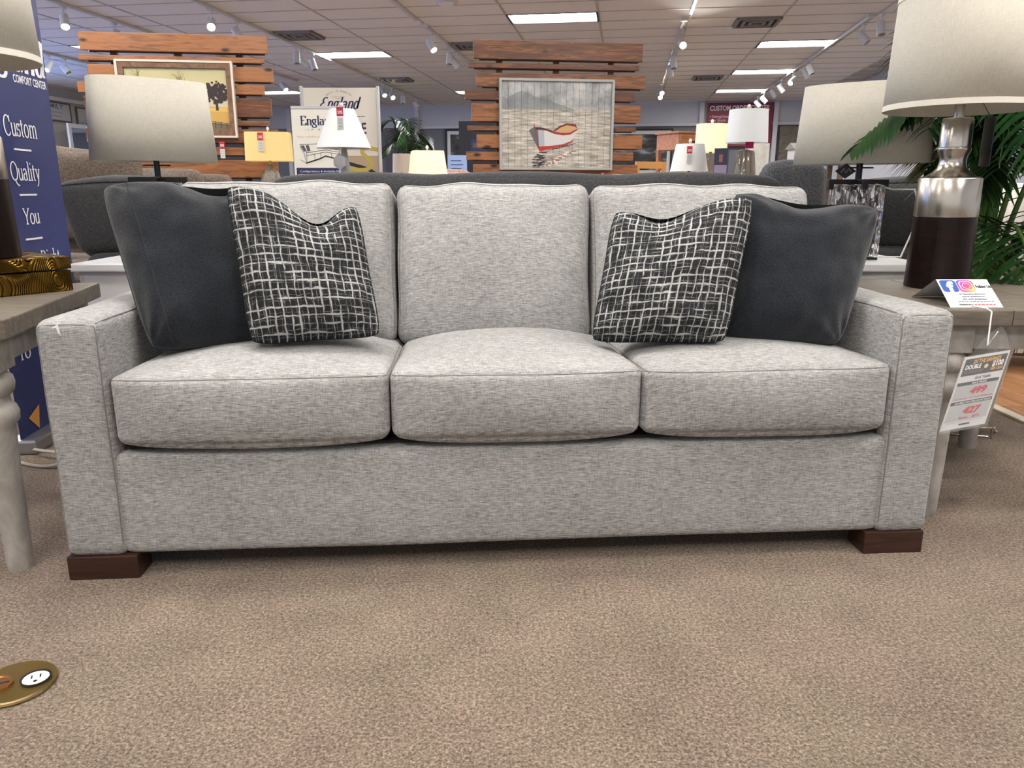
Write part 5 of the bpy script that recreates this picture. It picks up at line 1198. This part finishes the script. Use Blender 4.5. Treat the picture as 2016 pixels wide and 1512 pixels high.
t = thing('notice_stand', 'light blue tilted notice left of the dark display board', 'sign', (-.86, 12.6, 0), R(6))
MB().box(-.15, .15, -.01, .01, 1.16, 1.52).build('sheet', plain('pale_blue', (150, 176, 224), .5), t); MB().tube([(0, .02, 0), (0, .02, 1.3)], .015).build('pole', M_BLACK, t)
mb = MB()
for k in range(4): mb.box(-.1, .09 - .03*(k % 2), -.014, -.011, 1.25+k*.06, 1.262+k*.06)
mb.build('print_lines', M_NAVY, t)
struct(rbox(MB(), -6.75, -5.92, 21.86, 21.98, .0, 2.66).build('door_1', plain('dark_doorway', (74, 60, 50), .25)))
struct(rbox(MB(), 3.92, 4.88, 21.86, 21.98, .3, 2.6).build('wall_back_panel', plain('woven_wall', (112, 104, 92), .9, noise_amt=.15, nscale=20)))
wall = wall_pic
def lw_pic(label, q0, q1, z0, z1, lines, mat=None, prints=()):
    t = thing('wall_picture', label, 'picture', room(-12.88, q0, z0), PI/2 - PHI)
    w, h = q1-q0, z1-z0
    frame_mb(w, h, .03, -.03, 0).build('frame', plain('driftwood', (110, 100, 92), .6), t); MB().box(.03, w-.03, -.015, 0, .03, h-.03).build('panel', mat or M_CARD, t)
    for zz, hh, ww in prints:
        mb = MB(); fine_print(mb, (w/2, -.018, zz), X1, Z1, ww, hh, 6); mb.build('fine_print', M_TAGG, t)
    for s, zz, hh, ww in lines:
        mb = MB(); put_text(mb, s, (w/2, -.018, zz), X1, Z1, ww, hh, 'C', .01); mb.build('lettering', M_TAGG if hh < .07 else plain('soft_grey_ink', (110, 116, 124), .6), t)
    return t
lw_pic('white framed family word sign on the far left wall', 16.1, 17.26, 2.50, 2.92, (('FAMILY', .28, .10, .7),), prints=((.18, .03, .6), (.10, .03, .5)))
lw_pic('white framed home sign with a bell on the far left wall', 17.45, 18.0, 2.42, 2.88, (('HOME', .06, .07, .36),), prints=((.17, .02, .12),))
t = thing('leaning_mirror', 'pale framed mirror standing behind the banner at the far left', 'mirror', room(-12.3, 16.3, 0), PI/2 - PHI)
frame_mb(1.15, 2.42, .09, -.05, 0).build('frame', M_WHITE, t); MB().box(.09, 1.06, -.02, -.01, .09, 2.33).build('glass', plain('mirror_glass', (210, 220, 235), .05, metal=1), t)
t = thing('etagere', 'grey shelf unit with crossed sides behind the left lampshade', 'shelf', room(-12.2, 18.1, 0), PI/2 - PHI)
M_ET = plain('etagere_grey', (72, 76, 92), .5)
for z in (1.0, 1.5, 2.0, 2.3): MB().box(0, .9, -.3, 0, z-.02, z).build('shelf', M_ET, t)
for x in (0, .88):
    for y in (-.3, -.02): MB().box(x, x+.02, y, y+.02, 0, 2.3).build('post', M_ET, t)
for z in (1.0, 1.5): MB().tube([(0, -.3, z), (.44, -.3, z+.48)], .012, 6).build('cross_bar', M_ET, t); MB().tube([(.44, -.3, z), (0, -.3, z+.48)], .012, 6).build('cross_bar', M_ET, t)
# right side
t = thing('x_door_cabinet', 'whitewashed cabinet with crossed barn doors at the right edge', 'cabinet', (2.66, 4.30, 0), R(-8))
M_CABW = plain('cabinet_cream', (206, 200, 186), .5, noise_amt=.04, nscale=12); M_CABT = wood('cabinet_top', (72, 58, 48), (98, 82, 70), (120, 104, 90), (3, 12, 12), .5, False)
MB().box(0, 1.1, .02, .42, .08, .665).build('case', plain('cabinet_inside', (88, 82, 74), .7), t); MB().box(-.02, 1.12, 0, .44, .667, .70).build('top', M_CABT, t, bevel=.003)
for k in range(3):
    x = .03 + k*.36
    dr = frame_mb(.17, .54, .022, -.0, .02).build('door', M_CABW, t); dr.location = (x, 0, .10)
    MB().box(.0, .0, 0, 0, 0, 0) if False else None
    mb = MB(); mb.add([(.022, .002, .022), (.045, .002, .022), (.148, .002, .50), (.125, .002, .50), (.022, .012, .022), (.045, .012, .022), (.148, .012, .50), (.125, .012, .50)], [(0, 1, 2, 3), (4, 7, 6, 5), (0, 3, 7, 4), (1, 5, 6, 2)]); mb.build('brace', M_CABW, dr)
    dr2 = frame_mb(.17, .54, .022, -.0, .02).build('door', M_CABW, t); dr2.location = (x+.175, 0, .10)
    mb = MB(); mb.add([(.148, .002, .022), (.125, .002, .022), (.022, .002, .50), (.045, .002, .50), (.148, .012, .022), (.125, .012, .022), (.022, .012, .50), (.045, .012, .50)], [(0, 3, 2, 1), (4, 5, 6, 7), (0, 4, 7, 3), (1, 2, 6, 5)]); mb.build('brace', M_CABW, dr2)
    MB().tube([(.155, -.012, .26), (.155, -.012, .31)], .006).build('handle', M_BLACK, dr)
pb = MB().box(-.03, .03, -.02, .02, 0, .035).build('black_box', M_BLACK); pb.location = (2.88, 4.42, .702); tag(pb, 'tiny black price block on top of the barn door cabinet', 'box')
t = thing('cream_post_table', 'cream legged table behind the palm pot', 'table', (2.48, 4.10, 0), 0)
MB().box(-.06, .14, -.03, .28, .66, .70).build('top', M_CABT, t); 
for x in (-.05, .10):
    for y in (-.01, .24): MB().box(x, x+.03, y, y+.03, 0, .66).build('leg', M_CABW, t)
st2 = MB().box(0, .05, -.002, 0, 0, .12).build('price_card', M_TAGG); st2.location = (2.50, 4.068, .54); tag(st2, 'small printed price card on the leg of the cream table', 'tag')
t = thing('wall_picture', 'teal and ochre canvas on the right wall beside the palm', 'picture', room(4.92, 11.6, 1.3), -PI/2 - PHI)
MB().box(0, 1.5, -.03, 0, 0, .68).build('canvas', plain('teal_canvas', (92, 108, 112), .6, noise_amt=.4, nscale=4), t); frame_mb(1.5, .68, .03, -.045, 0).build('frame', M_WHM, t)
for k, (x, y, z, r) in enumerate(((3.45, 5.62, .56, 0), (3.95, 5.72, .56, 10), (4.45, 5.85, .56, -8))):
    t = thing('sofa_pillow', ('pale cream pillow on the cream sofa, nearest the palm stalks', 'white print pillow in the middle of the cream sofa', 'cream pillow at the right end of the cream sofa')[k], 'pillow', (x, y, z), R(r))
    MB().soft(softfn((0, 0, .26), (.22, .05, .22), .05, (0, .05, 0), .01, k), 12).build('cover', plain(('pillow_white', 'pillow_cream')[k % 2], ((226, 222, 214), (206, 196, 176))[k % 2], .9, noise_amt=.08, nscale=18), t, smooth=True)
t = thing('model_house', 'small cream model house left of the right oval lamp', 'ornament', (3.25, 9.0, 1.30), R(15))
MB().box(-.13, .16, -.08, .08, 0, .13).build('walls', M_CREAM, t)
MB().add([(-.16, -.1, .13), (.19, -.1, .13), (.19, .1, .13), (-.16, .1, .13), (-.16, 0, .20), (.19, 0, .20)], [(0, 1, 5, 4), (2, 3, 4, 5), (1, 2, 5), (3, 0, 4), (3, 2, 1, 0)]).build('roof', plain('house_roof', (150, 146, 138), .7), t)
for x in (-.08, .0, .08): MB().box(x, x+.045, -.083, -.081, .03, .10).build('window', M_VENTD, t)
console('tall dark console under the model house', 2.9, 3.7, 8.85, 9.25, 1.298, M_CABT)

# ------------------------------------------------------------------ palm
def leaf_mat():
    m, nt, b = nodes('palm_leaf'); n = N(nt, 'ShaderNodeTexNoise', Scale=6.0, Detail=2.0); L(nt, mapping(nt, (1, 1, 1)), n.inputs[0])
    L(nt, ramp(nt, n.outputs[0], [(.3, lin((18, 44, 22))), (.6, lin((44, 84, 38))), (.8, lin((78, 118, 54)))]), b.inputs['Base Color']); b.inputs['Roughness'].default_value = .35; return m
M_LEAF = leaf_mat(); M_STALK = plain('palm_stalk', (84, 116, 48), .5, noise_amt=.15, nscale=9)
def palm(label, loc, fr, seed, s=1.0):
    random.seed(seed)
    t = thing('potted_palm', label, 'plant', loc)
    wl_ = .0125*s
    MB().lathe([(.13*s, 0), (.17*s, .30*s), (.185*s, .32*s), (.185*s, .35*s), (.165*s, .35*s), (.16*s, .31*s), (.001, .31*s)], 28).build('pot', plain('woven_pot', (120, 100, 76), .7), t, smooth=False)
    MB().lathe([(.001, .315*s), (.155*s, .315*s), (.155*s, .325*s), (.001, .33*s)], 20).build('soil', plain('soil', (40, 30, 24), .9, noise_amt=.3, nscale=60), t)
    for az, ln, up, droop, base in fr:
        a = R(az); d = Vector((math.cos(a), math.sin(a), 0)); side = Vector((-d.y, d.x, 0))
        P = []; n = 38; bx = Vector((random.uniform(-.05, .05), random.uniform(-.05, .05), .33))*s
        for k in range(n+1):
            u = k/n; out = ln*(u**1.5); z = base*min(1, u*2.2)**.9 + up*math.sin(min(1, u)*PI*.62) - droop*max(0, u-.45)**1.6*2
            P.append(bx + (d*out + Vector((0, 0, z)))*s)
        st = MB(); st.tube([tuple(p) for p in P], [(.011*(1-k/n) + .0022)*s for k in range(n+1)], 6); so = st.build('frond', M_STALK, t, smooth=True)
        lf = MB()
        for k in range(12, n+1):
            u = k/n
            for sg in (-1, 1):
                L_ = (.30*math.sin(PI*min(1, (u-.28)/.72*.8+.14)) + .03)*s*random.uniform(.85, 1.1)
                tang = (P[min(k+1, n)] - P[k-1]).normalized()
                dr = (side*sg*.9 + tang*(.55 + .3*u) + Vector((0, 0, random.uniform(.0, .25)))).normalized()
                w = wl_; pts = []; prev = P[k]; dcur = dr.copy()
                up_ = tang.cross(dr).normalized()*1.0
                wv = dr.cross(Vector((0, 0, 1))).normalized()
                m_ = 5; o = len(lf.v)
                for q in range(m_+1):
                    f = q/m_; ww = w*math.sin(PI*(.12 + .88*f))*(1.05) if q < m_ else 0.0005
                    lf.v += [tuple(prev + wv*ww), tuple(prev + Vector((0, 0, -.25*ww))), tuple(prev - wv*ww)]
                    dcur = (dcur + Vector((0, 0, -.20))*(.4+f)).normalized(); prev = prev + dcur*L_/m_
                for q in range(m_): 
                    b0 = o + q*3
                    lf.f += [(b0, b0+1, b0+4, b0+3), (b0+1, b0+2, b0+5, b0+4)]
        lf.build('leaflets', M_LEAF, so, smooth=True)
    return t
palm('tall potted palm with arching fronds behind the right end table', (2.02, 3.36, 0),
     [(196, .50, .46, .30, .74), (184, .56, .38, .34, .74), (210, .44, .40, .30, .76), (172, .34, .46, .25, .78), (228, .36, .46, .30, .72), (150, .4, .5, .3, .8), (200, .34, .30, .25, .66), (178, .30, .30, .22, .64), (190, .40, .52, .25, .84), (165, .30, .40, .3, .9), (200, .32, .55, .3, .95), (220, .38, .38, .3, .85), (182, .26, .35, .25, .74), (240, .42, .30, .3, .7), (255, .40, .5, .3, .8), (235, .34, .58, .28, .80), (215, .30, .22, .25, .62), (260, .7, .5, .5, .6), (290, .6, .75, .45, .7), (320, .7, .6, .5, .6),
      (0, .7, .7, .5, .7), (340, .8, .35, .6, .5), (40, .7, .8, .5, .7), (90, .6, .9, .4, .7), (210, .42, .55, .35, .85), (240, .5, .15, .5, .42), (300, .6, .12, .5, .38), (330, .7, .18, .5, .40), (270, .5, .95, .3, .8),  (255, .75, .22, .55, .36)], 5)
palm('distant palm right of the tall banner, in front of the dark doorway', (-2.35, 18.0, 0),
     [(a, .55, .4, .4, 1.0 + .2*(k % 3)) for k, a in enumerate(range(0, 360, 36))], 9, 1.2)

# ------------------------------------------------------------------ floor outlet, cables
M_BRASS = plain('tarnished_brass', (164, 138, 80), .25, metal=.9)
t = thing('floor_outlet', 'round brass floor outlet with a white socket set in the carpet', 'outlet', (-1.032, 1.397, 0), R(25))
MB().lathe([(.001, .002), (.075, .002), (.078, .004), (.076, .008), (.068, .007), (.001, .007)], 40).build('brass_plate', M_BRASS, t, smooth=False)
MB().lathe([(.027, .0075), (.029, .0075), (.029, .011), (.026, .011), (.026, .0075)], 32, (.038, -.004, 0), cap=False).build('socket_ring', M_BLACK, t)
s = MB().lathe([(.001, .0078), (.025, .0078), (.025, .0095), (.001, .0095)], 32, (.038, -.004, 0)).build('socket', M_OFFW, t)
for x, y in ((.030, .002), (.046, .002)): MB().box(x-.0015, x+.0015, y-.006, y+.006, .0095, .0099).build('slot', M_BLACK, s)
MB().lathe([(.001, .0095), (.004, .0095), (.004, .0099), (.001, .0099)], 12, (.038, -.015, 0)).build('slot', M_BLACK, s)
c = MB().lathe([(.001, .0075), (.027, .0075), (.028, .012), (.024, .012), (.022, .0095), (.001, .0095)], 32, (-.030, .006, 0)).build('screw_cap', plain('copper_brass', (186, 136, 86), .25, metal=.9), t)
MB().box(-.050, -.010, .0045, .0075, .0095, .0102).build('cap_slot', M_BLACK, c); MB().box(-.0315, -.0285, -.012, .024, .0095, .0102).build('cap_slot', M_BLACK, c)
M_CABLE = plain('cable_silver', (176, 172, 166), .3)
for k, pts in enumerate(([(-1.95, 2.9, .008), (-1.75, 2.78, .03), (-1.55, 2.82, .008), (-1.30, 2.9, .008)], [(-1.9, 2.75, .008), (-1.72, 2.68, .008), (-1.60, 2.74, .03), (-1.38, 2.98, .008)], [(-1.80, 3.0, .008), (-1.72, 2.96, .22), (-1.64, 2.92, .14), (-1.52, 3.0, .008)])):
    P = [Vector(p) for p in pts]; sp_ = []
    for i in range(3):
        p0, p1, p2, p3 = P[max(i-1, 0)], P[i], P[i+1], P[min(i+2, 3)]
        for q in range(8):
            u = q/8; sp_.append(tuple(.5*((2*p1) + (p2-p0)*u + (2*p0-5*p1+4*p2-p3)*u*u + (3*p1-p0-3*p2+p3)*u**3)))
    sp_.append(tuple(P[-1]))
    o = MB().tube(sp_, .006, 6).build('power_cable', M_CABLE, smooth=True); tag(o, ('grey power cable on the carpet under the left end table, front', 'grey power cable crossing under the left end table, middle', 'looped grey cable rising beside the navy banner')[k], 'cable')
t = thing('chrome_stand', 'thin chrome display foot on the carpet behind the right table legs', 'stand', (1.80, 3.05, 0))
MB().tube([(-.45, 0, .06), (.19, -.02, .045)], .005, 8).build('bar', M_NICKEL, t, smooth=True); MB().tube([(-.1, .05, .01), (.16, -.03, .012)], .005, 8).build('bar', M_NICKEL, t, smooth=True); MB().lathe([(.001, -.012), (.012, 0), (.001, .012)], 10, (.19, -.02, .033)).build('knob', M_NICKEL, t)
MB().tube([(-.43, 0, 0), (-.43, 0, .06)], .005).build('foot', M_NICKEL, t); MB().tube([(.18, -.02, 0), (.18, -.02, .05)], .005).build('foot', M_NICKEL, t)
